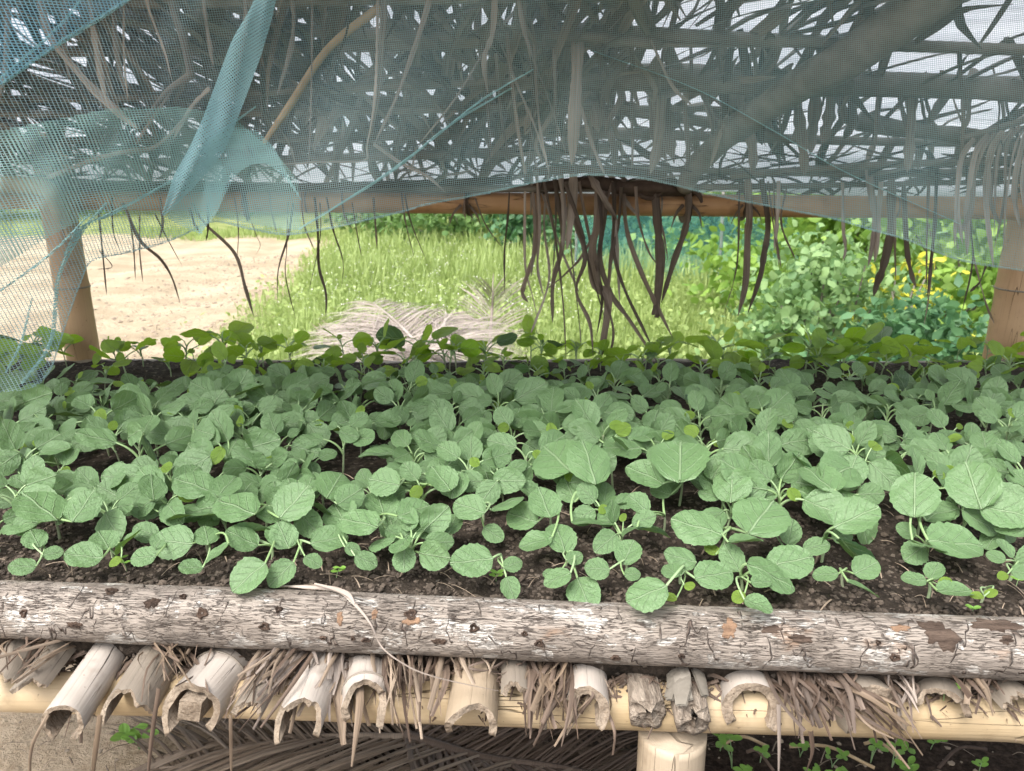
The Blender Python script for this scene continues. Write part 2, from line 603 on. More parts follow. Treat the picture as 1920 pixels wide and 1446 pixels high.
SC.cycles.sample_clamp_indirect = 6
# ------------------------------------------------------------------ bed geometry
SOIL = .86
LOG_R = .0365
LOG_Z = .8385


def log_y(x):
    return .8376 - .068 * x


def soil_z(x, y):
    z = SOIL + .012 * mnoise.noise(Vector((x * 5, y * 5, 0))) + .006 * mnoise.noise(Vector((x * 22, y * 22, 3)))
    d = y - log_y(x)
    return z + .004 - .004 * min(1, max(0, d / .15))


# soil slab
mb = MB()
xs = np.linspace(-1.75, 1.95, 300)
rows = []
ny = 105
vsx, uvx, fx = [], [], []
for j in range(ny + 3):
    for i, x in enumerate(xs):
        y0 = log_y(x) - .012
        t = max(0, j - 2) / (ny)
        y = y0 + (2.09 - y0) * t
        z = soil_z(x, y) + .004 * mnoise.noise(Vector((x * 70, y * 70, 7)))
        if j == 0:
            z, y = .760 + .008 * mnoise.noise(Vector((x * 40, 2, 7))), y0 + .012 + .01 * mnoise.noise(Vector((x * 25, 9, 7)))
        elif j == 1:
            z, y = .790, y0 + .006 + .010 * mnoise.noise(Vector((x * 25, 4, 7)))
        vsx.append((x, y, z))
        uvx.append((x, y))
nx = len(xs)
for j in range(ny + 2):
    for i in range(nx - 1):
        a = j * nx + i
        fx.append((a, a + 1, a + nx + 1, a + nx))
# underside and back
k0 = len(vsx)
for x in xs:
    vsx.append((x, 2.09, .79))
    uvx.append((x, 2.2))
for i in range(nx - 1):
    a = (ny + 2) * nx + i
    fx.append((a, a + 1, k0 + i + 1, k0 + i))
    fx.append((k0 + i, k0 + i + 1, i + 1, i))
mb.add(vsx, fx, uvx)
tag(mb.build('soil', M['soil']), kind='structure', label='dark crumbly soil filling the raised seedbed')

# loose crumbs on the soil
mb = MB()
ico = np.array([(0, 0, 1), (.89, 0, .45), (.28, .85, .45), (-.72, .53, .45), (-.72, -.53, .45), (.28, -.85, .45),
                (.72, .53, -.45), (-.28, .85, -.45), (-.89, 0, -.45), (-.28, -.85, -.45), (.72, -.53, -.45), (0, 0, -1)])
icf = [(0, 1, 2), (0, 2, 3), (0, 3, 4), (0, 4, 5), (0, 5, 1), (1, 6, 2), (2, 7, 3), (3, 8, 4), (4, 9, 5), (5, 10, 1),
       (6, 7, 2), (7, 8, 3), (8, 9, 4), (9, 10, 5), (10, 6, 1), (11, 7, 6), (11, 8, 7), (11, 9, 8), (11, 10, 9), (11, 6, 10)]
for k in range(7000):
    x = random.uniform(-.85, .85) if k < 5200 else random.uniform(-1.6, 1.8)
    y = log_y(x) + .02 + (random.random() ** 1.6 * .30 if k < 5200 else random.uniform(.1, 1.2))
    r = random.choice((.0012, .0016, .002, .0026, .0036)) * random.uniform(.7, 1.4)
    s = ico * r * np.random.default_rng(k).uniform(.6, 1.3, (12, 1)) * (1, 1, .7)
    mb.add(s + (x, y, soil_z(x, y) + r * .4), icf)
for k in range(420):
    x = random.uniform(-.85, .85)
    y = log_y(x) + .03 + random.random() ** 1.3 * .35
    r = random.uniform(.0035, .0075)
    mb.add(ico * r * np.random.default_rng(9000 + k).uniform(.5, 1.35, (12, 1)) * (1, 1, .65) + (x, y, soil_z(x, y) + r * .2), icf)
for k in range(260):
    x = random.uniform(-.85, .85)
    y = log_y(x) + .03 + random.random() ** 1.3 * .35
    a_ = nz((random.uniform(-1, 1), random.uniform(-1, 1), random.uniform(-.1, .25)))
    p_ = np.array((x, y, soil_z(x, y) + .004))
    l_, wd = random.uniform(.012, .045), random.uniform(.0008, .0028)
    ribbon(mb, [p_, p_ + a_ * l_ * .5 + UP * .003, p_ + a_ * l_], [wd, wd, wd * .4], UP, fold=.2, n=4, mi=1)
tag(mb.build('soil_crumbs', [M['clod'], M['dry_tan']], smooth=False), kind='stuff', label='loose brown crumbs scattered over the bed soil')


# ------------------------------------------------------------------ front log
def log_pt(x, ang, off=0.):
    """ang 0 = towards the camera, 90 = top"""
    ax = nz((1, -.068, 0))
    b = np.array((ax[1], -ax[0], 0))       # towards the camera
    r = log_r(x, ang) + off
    return np.array((x, log_y(x), LOG_Z)) + r * (math.cos(R(ang)) * b + math.sin(R(ang)) * UP)


def log_r(x, ang):
    a = R(ang)
    n = mnoise.noise(Vector((x * 3.2, math.cos(a) * .8, math.sin(a) * .8)))
    n2 = mnoise.noise(Vector((x * 16, math.cos(a) * 1.6, math.sin(a) * 1.6 + 5)))
    n3 = mnoise.noise(Vector((x * 60, math.cos(a) * 5, math.sin(a) * 5 + 9)))
    return LOG_R * (1 + .035 * n + .022 * n2 + .010 * n3)


def on_log(px, py, off=0.):
    """the point of the log's surface seen at a pixel -> (x, ang)"""
    d = ray(px, py)
    best = None
    ax = nz((1, -.068, 0))
    b = np.array((ax[1], -ax[0], 0))
    o = np.array((0, log_y(0), LOG_Z))
    q = CAM - o
    dd = d - ax * (d @ ax)
    qq = q - ax * (q @ ax)
    A, B, C = dd @ dd, 2 * dd @ qq, qq @ qq - LOG_R ** 2
    D = B * B - 4 * A * C
    t = (-B - math.sqrt(max(0, D))) / (2 * A)
    p = CAM + d * t
    e = p - o
    return p[0], math.degrees(math.atan2(e @ UP, e @ b))


root = empty('log', (0, log_y(0), LOG_Z), 'long weathered grey log with lichen and knots along the bed front', 'log')
mb = MB()
nxl, na = 520, 72
v, uv, f = [], [], []
for i in range(nxl + 1):
    x = -1.45 + 2.95 * i / nxl
    for k in range(na + 1):
        ang = -180 - 90 + 360 * k / na
        v.append(log_pt(x, ang))
        uv.append((x, R(ang) * LOG_R))
for i in range(nxl):
    for k in range(na):
        a = i * (na + 1) + k
        f.append((a, a + 1, a + na + 2, a + na + 1))
f.append(tuple(range(na)))
f.append(tuple(nxl * (na + 1) + k for k in range(na - 1, -1, -1)))
mb.add(v, f, uv)
mb.build('bark', M['log'], root)


def patch(px, py, wpx, hpx, seed, ring=False, depth=.0016):
    """a ragged raised patch lying on the log"""
    mb = MB()
    x0, a0 = on_log(px, py)
    dpt = (log_pt(x0, a0) - CAM) @ CFW
    hw = wpx / 2 * dpt / F
    hh = math.degrees(hpx / 2 * dpt / F / LOG_R)
    rg = random.Random(seed)
    nr, nk = 6, 28
    v, f = [], []
    ph = [rg.uniform(0, 6.3) for _ in range(4)]
    for j in range(nr + 1):
        t = j / nr
        for k in range(nk):
            a = 2 * math.pi * k / nk
            rr = 1 + .20 * math.sin(2 * a + ph[0]) + .15 * math.sin(5 * a + ph[1]) + .12 * math.sin(9 * a + ph[2]) + .14 * rg.uniform(-1, 1) * (t > .7)
            if ring:
                rr = 1 + .16 * math.sin(3 * a + ph[0]) + .12 * math.sin(5 * a + ph[1])
                h = depth * (math.exp(-((t - .72) / .18) ** 2) * 2.0 - .3 * (1 - t)) + .0004
            else:
                h = depth * (.6 + .6 * rg.random()) if t < .95 else .0002
            if t == 1:
                h = -.0012
            v.append(log_pt(x0 + hw * t * rr * math.cos(a), a0 + hh * t * rr * math.sin(a), h))
    for j in range(nr):
        for k in range(nk):
            f.append((j * nk + k, j * nk + (k + 1) % nk, (j + 1) * nk + (k + 1) % nk, (j + 1) * nk + k))
    mb.add(v, f)
    return mb


for i, (px, py, wpx, hpx) in enumerate([
        (47, 1150, 14, 17), (287, 1131, 27, 24), (210, 1110, 24, 16), (382, 1150, 22, 21), (143, 1172, 28, 14),
        (500, 1175, 22, 15), (773, 1153, 24, 22), (892, 1178, 19, 17), (827, 1203, 26, 14), (690, 1200, 18, 9),
        (1015, 1206, 18, 14), (1158, 1232, 18, 12), (1282, 1229, 13, 9), (1682, 1233, 20, 15), (525, 1143, 15, 12),
        (610, 1196, 13, 8), (666, 1197, 9, 8), (987, 1188, 13, 9), (1650, 1205, 10, 10), (345, 1120, 14, 12)]):
    patch(px, py, wpx, hpx, i, ring=(wpx < 26), depth=.0017).build('knot', M['knot'], root)
for i, (px, py, wpx, hpx, m, lab) in enumerate([
        (1765, 1188, 66, 62, 'rot', 'dark brown rotten bark patch'), (1868, 1172, 84, 38, 'rot', 'dark brown stripped bark patch'),
        (1370, 1178, 30, 40, 'rust', 'rusty orange peeled patch'), (1505, 1198, 52, 14, 'rot', None),
        (1450, 1180, 44, 16, 'rot', None), (1690, 1178, 34, 16, 'rust', None), (1890, 1200, 26, 18, 'rot', None),
        (775, 1165, 34, 16, 'rust', 'rusty stain under a knot'), (640, 1160, 14, 26, 'rust', None), (705, 1152, 10, 26, 'rust', None)]):
    tag(patch(px, py, wpx, hpx, 50 + i, depth=.0012).build('bark_patch', M[m], root), lab)

# pale cracked bar at the rear edge of the bed
mb = MB()
tube(mb, [(x, 2.115 + .004 * math.sin(x * 3), SOIL - .030 + .004 * math.sin(x * 5)) for x in np.linspace(-1.75, 1.95, 60)], .026, 14, wob=.08)
tag(mb.build('log', M['bamboo_grey']), 'thin pale pole holding the soil along the far edge of the bed', 'pole')


# ------------------------------------------------------------------ bamboo members
def culm(name, p0, p1, r0, r1, nodes, mat, label, cat='bamboo pole', seg=36, group=None, hollow=False, crack=None):
    """a bamboo culm with swollen nodes, parts: culm, one mesh per node ring, cut end"""
    p0, p1 = np.asarray(p0, float), np.asarray(p1, float)
    rt = empty(name, p0, label, cat, group)
    mb = MB()
    L = np.linalg.norm(p1 - p0)
    n = max(24, int(L / .012))
    ts = np.linspace(0, 1, n)
    rr = []
    for t in ts:
        r = r0 + (r1 - r0) * t
        for nd in nodes:
            r *= 1 + .05 * math.exp(-((t - nd) * L / .012) ** 2)
        rr.append(r)
    tube(mb, [p0 + (p1 - p0) * t for t in ts], rr, seg, wob=.035)
    mb.build('culm', M[mat], rt)
    d = nz(p1 - p0)
    for nd in nodes:
        c = p0 + (p1 - p0) * nd
        r = (r0 + (r1 - r0) * nd) * 1.055
        mb = MB()
        tube(mb, [c - d * .0025, c - d * .0012, c + d * .0012, c + d * .0025], [r, r * 1.02, r * 1.02, r], seg, wob=.035)
        mb.build('node_ring', M['bamboo_grey'], rt)
    return rt


def beam_y(x):
    return .822 - .030 * x


culm('bamboo_beam', (-1.4, beam_y(-1.4), .745), (1.5, beam_y(1.5), .739), .020, .0385, [.11, .30, .497, .70, .88], 'bamboo_gold',
     'golden horizontal bamboo beam carrying the ends of the slats', 'bamboo beam')
# drying cracks in the beam's right half
leg_x = .2045
culm('bamboo_post', (leg_x, beam_y(leg_x) + .002, 0), (leg_x, beam_y(leg_x) + .002, .7035), .044, .043, [.25, .66], 'bamboo_leg',
     'short pale bamboo leg standing under the golden beam', 'bamboo post')
mb = MB()
pl = at(160, 660, 2.16)
culm('bamboo_post', (pl[0], 2.16, 0), (pl[0] - .012, 2.16, 1.47), .046, .044, [.2, .45, .72], 'bamboo_tan',
     'tan bamboo roof post behind the bed, near the dirt track', 'bamboo post')
pr = at(1898, 600, 2.18)
culm('bamboo_post', (pr[0], 2.18, 0), (pr[0] + .01, 2.18, 1.50), .064, .062, [.16, .42, .70], 'bamboo_tan',
     'thick stained bamboo roof post beside the leafy bushes', 'bamboo post')
RAILY = 2.10
ra, rb = at(60, 372, RAILY), at(2050, 392, RAILY)
culm('bamboo_rail', ra + (-.3, 0, 0), rb, .0255, .030, [.14, .33, .52, .63, .83], 'bamboo_rail',
     'reddish brown bamboo rail under the rear edge of the roof', 'bamboo pole')


def branch(name, pts, rad, mat, label, cat='branch', n=40, wob=.18, seg=14, twigs=()):
    P = smooth_path(pts, n)
    rr = np.interp(np.linspace(0, 1, n), np.linspace(0, 1, len(rad)), rad)
    mb = MB()
    tube(mb, P, rr, seg, wob=wob)
    for tp, tr in twigs:
        tube(mb, smooth_path(tp, 14), tr, 8, wob=.15)
    return tag(mb.build(name, M[mat]), label, cat)


branch('branch', [at(880, 150, 1.70), at(1080, 150, 1.70), at(1250, 142, 1.70), at(1420, 155, 1.70), at(1640, 158, 1.71), at(1790, 162, 1.72), at(1990, 178, 1.72)],
       [.019, .022, .024, .027, .024, .023, .024], 'bark_grey', 'thick grey branch laid level across the roof under the white tarp', wob=.14)
branch('branch', [at(1283, 352, 2.02), at(1310, 305, 1.95), at(1390, 235, 1.75), at(1500, 160, 1.58), at(1620, 90, 1.46), at(1760, -20, 1.37), at(1900, -140, 1.32)],
       [.022, .027, .028, .032, .038, .041, .042], 'bark_grey', 'stout grey branch slanting up from the rail towards the front', wob=.2,
       twigs=[([at(1385, 238, 1.76), at(1360, 226, 1.77), at(1350, 240, 1.78)], [.013, .011, .008])])
branch('branch', [at(1110, 203, 1.9), at(1230, 215, 1.9), at(1390, 240, 1.9), at(1480, 262, 1.92)], [.012, .013, .012, .009], 'bark_grey',
       'thin grey pole behind the slanting branch, sloping down to the right')
branch('branch', [at(1610, 228, 1.86), at(1700, 243, 1.86), at(1850, 262, 1.88), at(1990, 300, 1.9)], [.019, .017, .018, .018], 'bark_grey',
       'short knobby branch stub against the white tarp', wob=.3)
branch('branch', [at(-150, 344, 2.0), at(30, 346, 2.0), at(95, 360, 2.0), at(115, 400, 2.05), at(140, 440, 2.1)], [.02, .02, .02, .022, .02], 'stick',
       'crooked pale stick tied to the top of the left post', wob=.2)
branch('branch', [at(1000, 352, 2.05), at(1100, 342, 2.03), at(1180, 352, 2.05), at(1240, 350, 2.04), at(1300, 358, 2.06)], [.012, .016, .02, .021, .014],
       'bark_dark', 'dark gnarled branch lying on the bamboo rail', wob=.4,
       twigs=[([at(1180, 350, 2.04), at(1215, 372, 2.04), at(1245, 358, 2.03), at(1250, 338, 2.03)], [.006, .006, .005, .005]),
              ([at(1290, 352, 2.05), at(1310, 365, 2.04), at(1316, 380, 2.04)], [.008, .007, .003])])
branch('stick', [at(713, 12, 1.35), at(615, 92, 1.36), at(545, 195, 1.38), at(495, 268, 1.40)], [.0075, .006, .0065, .004], 'stick',
       'long straight tan stick slanting behind the net', 'stick', wob=.1, n=24, seg=10)


def lashing(px, rail_r, turns, label, seed, loop=True, wid=.012):
    rg = random.Random(seed)
    c = at(px, 383, RAILY)
    mb = MB()
    pts = []
    for k in range(int(turns * 12)):
        a = 2 * math.pi * k / 12
        r = rail_r + .006 + .004 * rg.random()
        pts.append(c + (-.012 + .024 * k / (turns * 12) + .006 * math.sin(a * .7), r * math.cos(a), r * math.sin(a)))
    ribbon(mb, pts, wid, (1, .2, .1), fold=.3, n=int(turns * 30), twist=.8)
    # loose tails
    for s in (-1, 1):
        q = c + (.01 * s, -rail_r - .006, 0)
        ribbon(mb, [q, q + (.02 * s, -.012, -.022), q + (.032 * s, -.006, -.05 - .02 * rg.random())], [wid * .4, wid * .3, .001], (0, -1, .2), n=10, twist=.6)
    return tag(mb.build('tie', M['dry_dark']), label, 'tie', 'dry leaf ties round the rail')


lashing(873, .028, 2.5, 'dark leaf tie on the rail left of the hanging leaf cluster', 1, wid=.02)
lashing(1283, .029, 3, 'dark looped leaf tie where the slanting branch meets the rail', 2, wid=.026)
lashing(1393, .029, 2, 'frayed brown leaf tie on the rail, rightmost of the three', 3, wid=.016)


# ------------------------------------------------------------------ slats of split bamboo and bark
ZT = .7985
SLATS = [
    # end px, py(top of arch) ; back px,py ; width px ; arc deg ; wall m ; material ; jag ; label
    (2, 1262, 36, 1200, 70, 70, .006, 'bamboo_grey', .020, 'dark grey split slat at the far left end under the log'),
    (48, 1278, 100, 1214, 66, 62, .006, 'bamboo_grey', .022, 'greyish flat slat cut to a blunt point'),
    (112, 1322, 195, 1205, 78, 150, .007, 'bamboo_white', .004, 'bleached bamboo slat with curled closed end, longest on the left'),
    (235, 1296, 290, 1210, 92, 105, .007, 'bamboo_grey', .022, 'mossy grey slat with broken jagged end'),
    (358, 1280, 425, 1205, 108, 135, .012, 'bamboo_white', .012, 'thick bleached bamboo slat with node ring and block in its end'),
    (462, 1318, 510, 1232, 58, 60, .008, 'bamboo_grey', .01, 'narrow grey slat half hidden under the dry leaf bundle'),
    (560, 1312, 596, 1225, 88, 122, .009, 'bamboo_white', .026, 'pale bamboo slat with two long splintered points'),
    (680, 1294, 690, 1222, 84, 122, .010, 'bamboo_white', .024, 'bleached bamboo slat with node ring and one hanging splinter'),
    (882, 1322, 890, 1250, 100, 112, .010, 'bamboo_leg', .012, 'browned bamboo slat with chewed low arch'),
    (966, 1282, 966, 1250, 54, 60, .009, 'bamboo_grey', .012, 'small dark grey slat stub right of the browned slat'),
    (1102, 1290, 1100, 1246, 84, 140, .014, 'bamboo_white', .010, 'thick walled pale slat with hollow round end'),
    (1412, 1280, 1406, 1258, 108, 128, .015, 'bamboo_white', .004, 'wide clean arched bamboo slat with bleached top'),
    (1642, 1288, 1605, 1258, 124, 115, .014, 'bamboo_grey', .016, 'broad dark split slat with peeling white skin'),
    (1772, 1294, 1765, 1270, 98, 80, .009, 'bamboo_grey', .010, 'low buried arch slat with a green sprout beneath'),
    (1918, 1300, 1880, 1262, 80, 70, .008, 'bamboo_grey', .020, 'dark cracked slat at the right end of the row'),
]


POINTS = {358: (.030, .024), 560: (.020, .008), 680: (.006, .038), 112: (.006, .012), 235: (.022, .004), 1412: (.016, .022), 1642: (.004, .022), 882: (0, .004), 1102: (.008, .014)}


def slat(e, seed):
    px, py, bx, by, wpx, arc, wall, mat, jag, label = e
    rg = random.Random(seed)
    E = at_z(px, py, ZT)
    B = at_z(bx, by, ZT)
    d = B - E
    d[2] = 0
    d = nz(d)
    if d[1] < .5:
        d = nz((d[0] * .4, 1, 0))
    dep = (E - CAM) @ CFW
    hw = wpx / 2 * dep / F
    a1 = R(arc)
    r = hw if arc >= 90 else hw / math.sin(a1)
    side = np.array((d[1], -d[0], 0))
    rt = empty('slat', E - UP * r, label, 'slat', 'split slats forming the bed floor')
    Ltot = 1.0
    ns, na = 70, 34
    nodes = [rg.uniform(.02, .06) if px in (358, 680, 560) else rg.uniform(.12, .3)]
    jn = [rg.uniform(0, 99) for _ in range(3)]
    mb = MB()
    v, uv = [], []

    def endcut(a):
        # a in -1..1 across the arc ; positive pulls the end back
        j = jag * (1.3 * mnoise.noise(Vector((a * 1.3, jn[0], 0))) + .45 * mnoise.noise(Vector((a * 4, jn[1], 0))) + .14 * mnoise.noise(Vector((a * 15, jn[2], 0))))
        le, ri = POINTS.get(px, (.008, .008))
        q = max(0, (abs(a) - .42) / .58) ** 1.3
        j += .0016 * mnoise.noise(Vector((a * 38, jn[1], 5))) + .0012 * mnoise.noise(Vector((a * 90, jn[2], 8)))
        return j - .7 * (le if a < 0 else ri) * q

    def pt(t, a, inner):
        s = endcut(a) if not inner else endcut(a) + .003 * mnoise.noise(Vector((a * 9, jn[2], 3)))
        y = s * (1 - t) ** 6 + Ltot * t ** 1.8
        rr = r
        for nd in nodes:
            rr += .0022 * math.exp(-((y - nd) / .006) ** 2)
        rr *= 1 + .018 * mnoise.noise(Vector((a * 3, y * 7, jn[0])))
        if inner:
            rr -= wall * .8 * (1 + .25 * mnoise.noise(Vector((a * 4, y * 5, jn[1]))))
        th = a * a1
        return E - UP * r + d * y + rr * (math.sin(th) * side + math.cos(th) * UP)

    for inner in (0, 1):
        for i in range(ns):
            for k in range(na):
                a = -1 + 2 * k / (na - 1)
                v.append(pt(i / (ns - 1), a, inner))
                uv.append(((i / (ns - 1)) ** 1.8, a * a1 * r))
    f, mi = [], []
    o2 = ns * na
    fo, fi = [], []
    for i in range(ns - 1):
        for k in range(na - 1):
            q = i * na + k
            fo.append((q, q + na, q + na + 1, q + 1))
            fi.append((o2 + q, o2 + q + 1, o2 + q + na + 1, o2 + q + na))
    fe = []
    for k in range(na - 1):
        fe.append((k, k + 1, o2 + k + 1, o2 + k))
    for i in range(ns - 1):
        q = i * na
        fe.append((q, o2 + q, o2 + q + na, q + na))
        q = i * na + na - 1
        fe.append((q, q + na, o2 + q + na, o2 + q))
    mb.add(v, fo, uv, 0)
    mb.f += fi
    mb.mi += [1] * len(fi)
    used = sorted({q for f_ in fe for q in f_})
    re_ = {q: i for i, q in enumerate(used)}
    mb.add([v[q] for q in used], [tuple(re_[q] for q in f_) for f_ in fe], [uv[q] for q in used], 1)
    o = mb.build('shell', [M[mat], M['cut']], rt)
    if px in (358, 680, 112):
        m2 = MB()
        nd = nodes[0]
        pts = [E - UP * r + d * nd + (r + .0026) * (math.sin(th) * side + math.cos(th) * UP) for th in np.linspace(-a1 * .98, a1 * .98, 26)]
        tube(m2, pts, .0013, 6)
        m2.build('node_ring', M['bamboo_grey'], rt)
    if px == 358:
        m2 = MB()
        c = E - UP * (r * .95) + d * .03
        q = np.array([(sx, sy, sz) for sx in (-1, 1) for sy in (-1, 1) for sz in (-1, 1)], float)
        q *= (r * .42, .04, r * .40)
        q[:, 0] += q[:, 2] * .25
        m2.add(c + q[:, :1] * side + q[:, 1:2] * d + q[:, 2:] * UP, [(0, 1, 3, 2), (4, 6, 7, 5), (0, 4, 5, 1), (2, 3, 7, 6), (0, 2, 6, 4), (1, 5, 7, 3)])
        m2.build('end_block', M['cut'], rt, smooth=False)
    if px == 112:
        pass
    return rt


for i, e in enumerate(SLATS):
    slat(e, 100 + i)


def wood_stub(px, py0, py1, wpx, mat, label, seed, flaky=False, cat='stick'):
    """a solid round stick end: rough broken front, bark flakes as parts"""
    rg = random.Random(seed)
    E = at_z(px, py0, ZT - .004)
    dep = (E - CAM) @ CFW
    r = wpx / 2 * dep / F
    rt = empty('bark_stick', E - UP * r, label, cat)
    mb = MB()
    n, seg = 26, 40
    v, uv, f = [], [], []
    c0 = E - UP * r
    for i in range(n):
        t = i / (n - 1)
        for k in range(seg + 1):
            a = 2 * math.pi * k / seg
            sq = 1 / max(abs(math.cos(a)), abs(math.sin(a))) ** .45
            rr = r * sq * .92 * (1 + .10 * mnoise.noise(Vector((math.cos(a) * 1.6, math.sin(a) * 1.6, t * 3 + seed))) + .04 * mnoise.noise(Vector((math.cos(a) * 6, math.sin(a) * 6, t * 5 + seed))))
            y = -.018 + .012 * mnoise.noise(Vector((math.cos(a) * 1.5, math.sin(a) * 1.5, seed + 2.)))
            y = y * (1 - t) ** 3 + .5 * t ** 1.6
            tilt = -.012 * (1 - t) ** 2
            v.append(c0 + (rr * math.cos(a), y, rr * math.sin(a) + tilt))
            uv.append((y, a * r))
    for i in range(n - 1):
        for k in range(seg):
            q = i * (seg + 1) + k
            f.append((q, q + 1, q + seg + 2, q + seg + 1))
    # rough end in rings
    o = len(v)
    for j in range(1, 6):
        s = 1 - j / 6
        for k in range(seg + 1):
            p = c0 + (v[k] - c0) * (s, 1, s)
            p[1] += .006 * mnoise.noise(Vector((p[0] * 90, p[2] * 90, seed))) - .006 * (1 - s)
            v.append(p)
            uv.append((p[0], p[2]))
    for k in range(seg):
        f.append((k, o + k, o + k + 1, k + 1))
        for j in range(4):
            q = o + j * (seg + 1) + k
            f.append((q, q + seg + 1, q + seg + 2, q + 1))
    f.append(tuple(o + 4 * (seg + 1) + k for k in range(seg)))
    mb.add(v, f, uv)
    mb.build('stick_body', M[mat], rt)
    if flaky:
        for q in range(7):
            m2 = MB()
            ang = rg.uniform(20, 160)
            y0 = rg.uniform(-.03, .0)
            ln = rg.uniform(.03, .06)
            wd = rg.uniform(.012, .024)
            p = c0 + (r * 1.04 * math.cos(R(ang)), y0 + ln, r * 1.04 * math.sin(R(ang)))
            o_ = nz((math.cos(R(ang)), -.2, math.sin(R(ang))))
            pts = [p, p + (0, -ln * .5, 0) + o_ * .004, p + (rg.uniform(-.01, .01), -ln, -.012) + o_ * .006]
            for dz in (0, -.003):
                ribbon(m2, [x + o_ * dz for x in pts], [wd, wd * 1.1, wd * .6], o_, fold=.1, n=6)
            m2.build('bark_flake', M['bark_grey'], rt)
    return rt


M['dead_wood'] = plain('grey_dead_wood', (.11, .085, .065), (.34, .285, .23), 60, .95, .008, stretch=(2, .35, 2), objrand=0)
wood_stub(1212, 1272, 1345, 74, 'dead_wood', 'grey rounded stick end above the bamboo leg, bark mostly smooth', 5)
wood_stub(1296, 1284, 1385, 72, 'dead_wood', 'flaking grey bark covered stick end above the bamboo leg', 6, flaky=True)


# ------------------------------------------------------------------ dry leaf bundles between the slats
def bundle(top, end, n, spread0, spread1, mats, label, seed, wid=(.0022, .0068), zt=.80, ze=.745, curl=.015):
    rg = random.Random(seed)
    T = at_z(top[0], top[1], zt)
    T = T + (0, .05, -.006)
    E = at(end[0], end[1], .745 + rg.uniform(-.01, .02)) if len(end) == 2 else at(end[0], end[1], end[2])
    rt = empty('leaf_bundle', T, label, 'dry leaves', 'dry leaf bundles sticking out between the slats')
    mbs = {m: MB() for m in mats}
    n = int(n * 1.25)
    for k in range(n):
        m = rg.choice(mats)
        a = T + (rg.uniform(-1, 1) * spread0, rg.uniform(-.02, .03), rg.uniform(-.022, .006))
        b = E + np.array((rg.uniform(-1, 1) * spread1, rg.uniform(-.03, .04), rg.uniform(-.022, .022)))
        fr = rg.choice((rg.uniform(.35, .9), rg.uniform(.5, .8), rg.uniform(.7, 1.08)))
        b = a + (b - a) * fr
        mid = (a + b) / 2 + (rg.uniform(-curl, curl), rg.uniform(-curl, 0) - .006, rg.uniform(0, curl) + .004)
        wd = rg.uniform(*wid)
        ribbon(mbs[m], [a, mid, b], [wd, wd, wd * .8, wd * rg.choice((.2, .5, .9))], (rg.uniform(-.5, .5), -.6, 1), fold=rg.uniform(.1, .4), twist=rg.uniform(-1.6, 1.6), tw0=rg.uniform(-.5, .5), n=8)
    for m, b_ in mbs.items():
        if b_.n:
            b_.build('leaflets', M[m], rt)
    return rt


bundle((545, 1225), (455, 1335), 70, .035, .030, ['dry_tan', 'dry_brown', 'dry_grey'], 'thick bundle of brown dry leaflets left of the splintered slat', 1)
bundle((620, 1220), (560, 1330), 26, .02, .03, ['dry_tan', 'dry_grey'], 'loose tan leaflets lying across the splintered pale slat', 2)
bundle((640, 1225), (660, 1395), 16, .012, .035, ['dry_grey', 'dry_tan'], 'pale curling leaflets dangling below the beam left of the hanging splinter', 3, wid=(.004, .012))
bundle((735, 1228), (752, 1345), 46, .03, .026, ['dry_tan', 'dry_brown'], 'brown leaflet bundle right of the slat with hanging splinter', 4)
bundle((795, 1235), (805, 1340), 10, .02, .02, ['dry_brown', 'dry_tan'], 'few upright brown leaflets in front of bare beam', 5, wid=(.004, .009))
bundle((850, 1235), (890, 1320), 10, .01, .012, ['dry_tan'], 'narrow tan leaflet bundle crossing the browned slat', 6, wid=(.004, .009))
bundle((930, 1255), (900, 1290, .83), 46, .05, .05, ['dry_tan', 'dry_brown', 'dry_dark'], 'nest of thin brown straws just under the middle of the log', 7, wid=(.002, .004), curl=.04)
bundle((1030, 1262), (1022, 1370), 40, .035, .035, ['dry_brown', 'dry_tan'], 'brown crumbly leaflet bundle left of the hollow pale slat', 8, wid=(.003, .009))
bundle((1100, 1290, ), (1110, 1400), 12, .02, .05, ['dry_tan', 'dry_brown'], 'fine straws hanging below the hollow pale slat', 9, wid=(.002, .005))
bundle((1490, 1270), (1535, 1370), 60, .045, .035, ['dry_dark', 'dry_brown'], 'dark brown leaf sheath bundle right of the clean arched slat', 10, wid=(.003, .008))
bundle((1560, 1270), (1600, 1360), 46, .035, .035, ['dry_dark', 'dry_brown'], 'dark shredded leaves left of the broad split slat', 11, wid=(.003, .008))
bundle((1600, 1320), (1700, 1400), 24, .02, .03, ['dry_tan', 'dry_brown'], 'tan strands trailing under the broad split slat', 12, wid=(.003, .007))
bundle((1690, 1270), (1712, 1352), 20, .02, .014, ['dry_brown', 'dry_grey', 'dry_dark'], 'grey brown leaf stubs right of the broad split slat', 13, wid=(.003, .008))
bundle((1855, 1280), (1850, 1315), 24, .03, .03, ['dry_brown', 'dry_tan'], 'crumpled brown leaf scraps beside the low buried arch', 14, wid=(.004, .01))
bundle((60, 1222), (5, 1265), 16, .05, .03, ['dry_brown', 'dry_tan'], 'thin dry straws over the leftmost slats', 15, wid=(.002, .005))
bundle((190, 1225), (110, 1400), 7, .02, .02, ['dry_tan', 'dry_brown'], 'long thin straws hanging past the curled slat', 16, wid=(.002, .005))
bundle((300, 1225), (330, 1300), 20, .05, .04, ['dry_tan', 'dry_brown'], 'thin dry straws between the mossy slat and thick slat', 17, wid=(.002, .005))
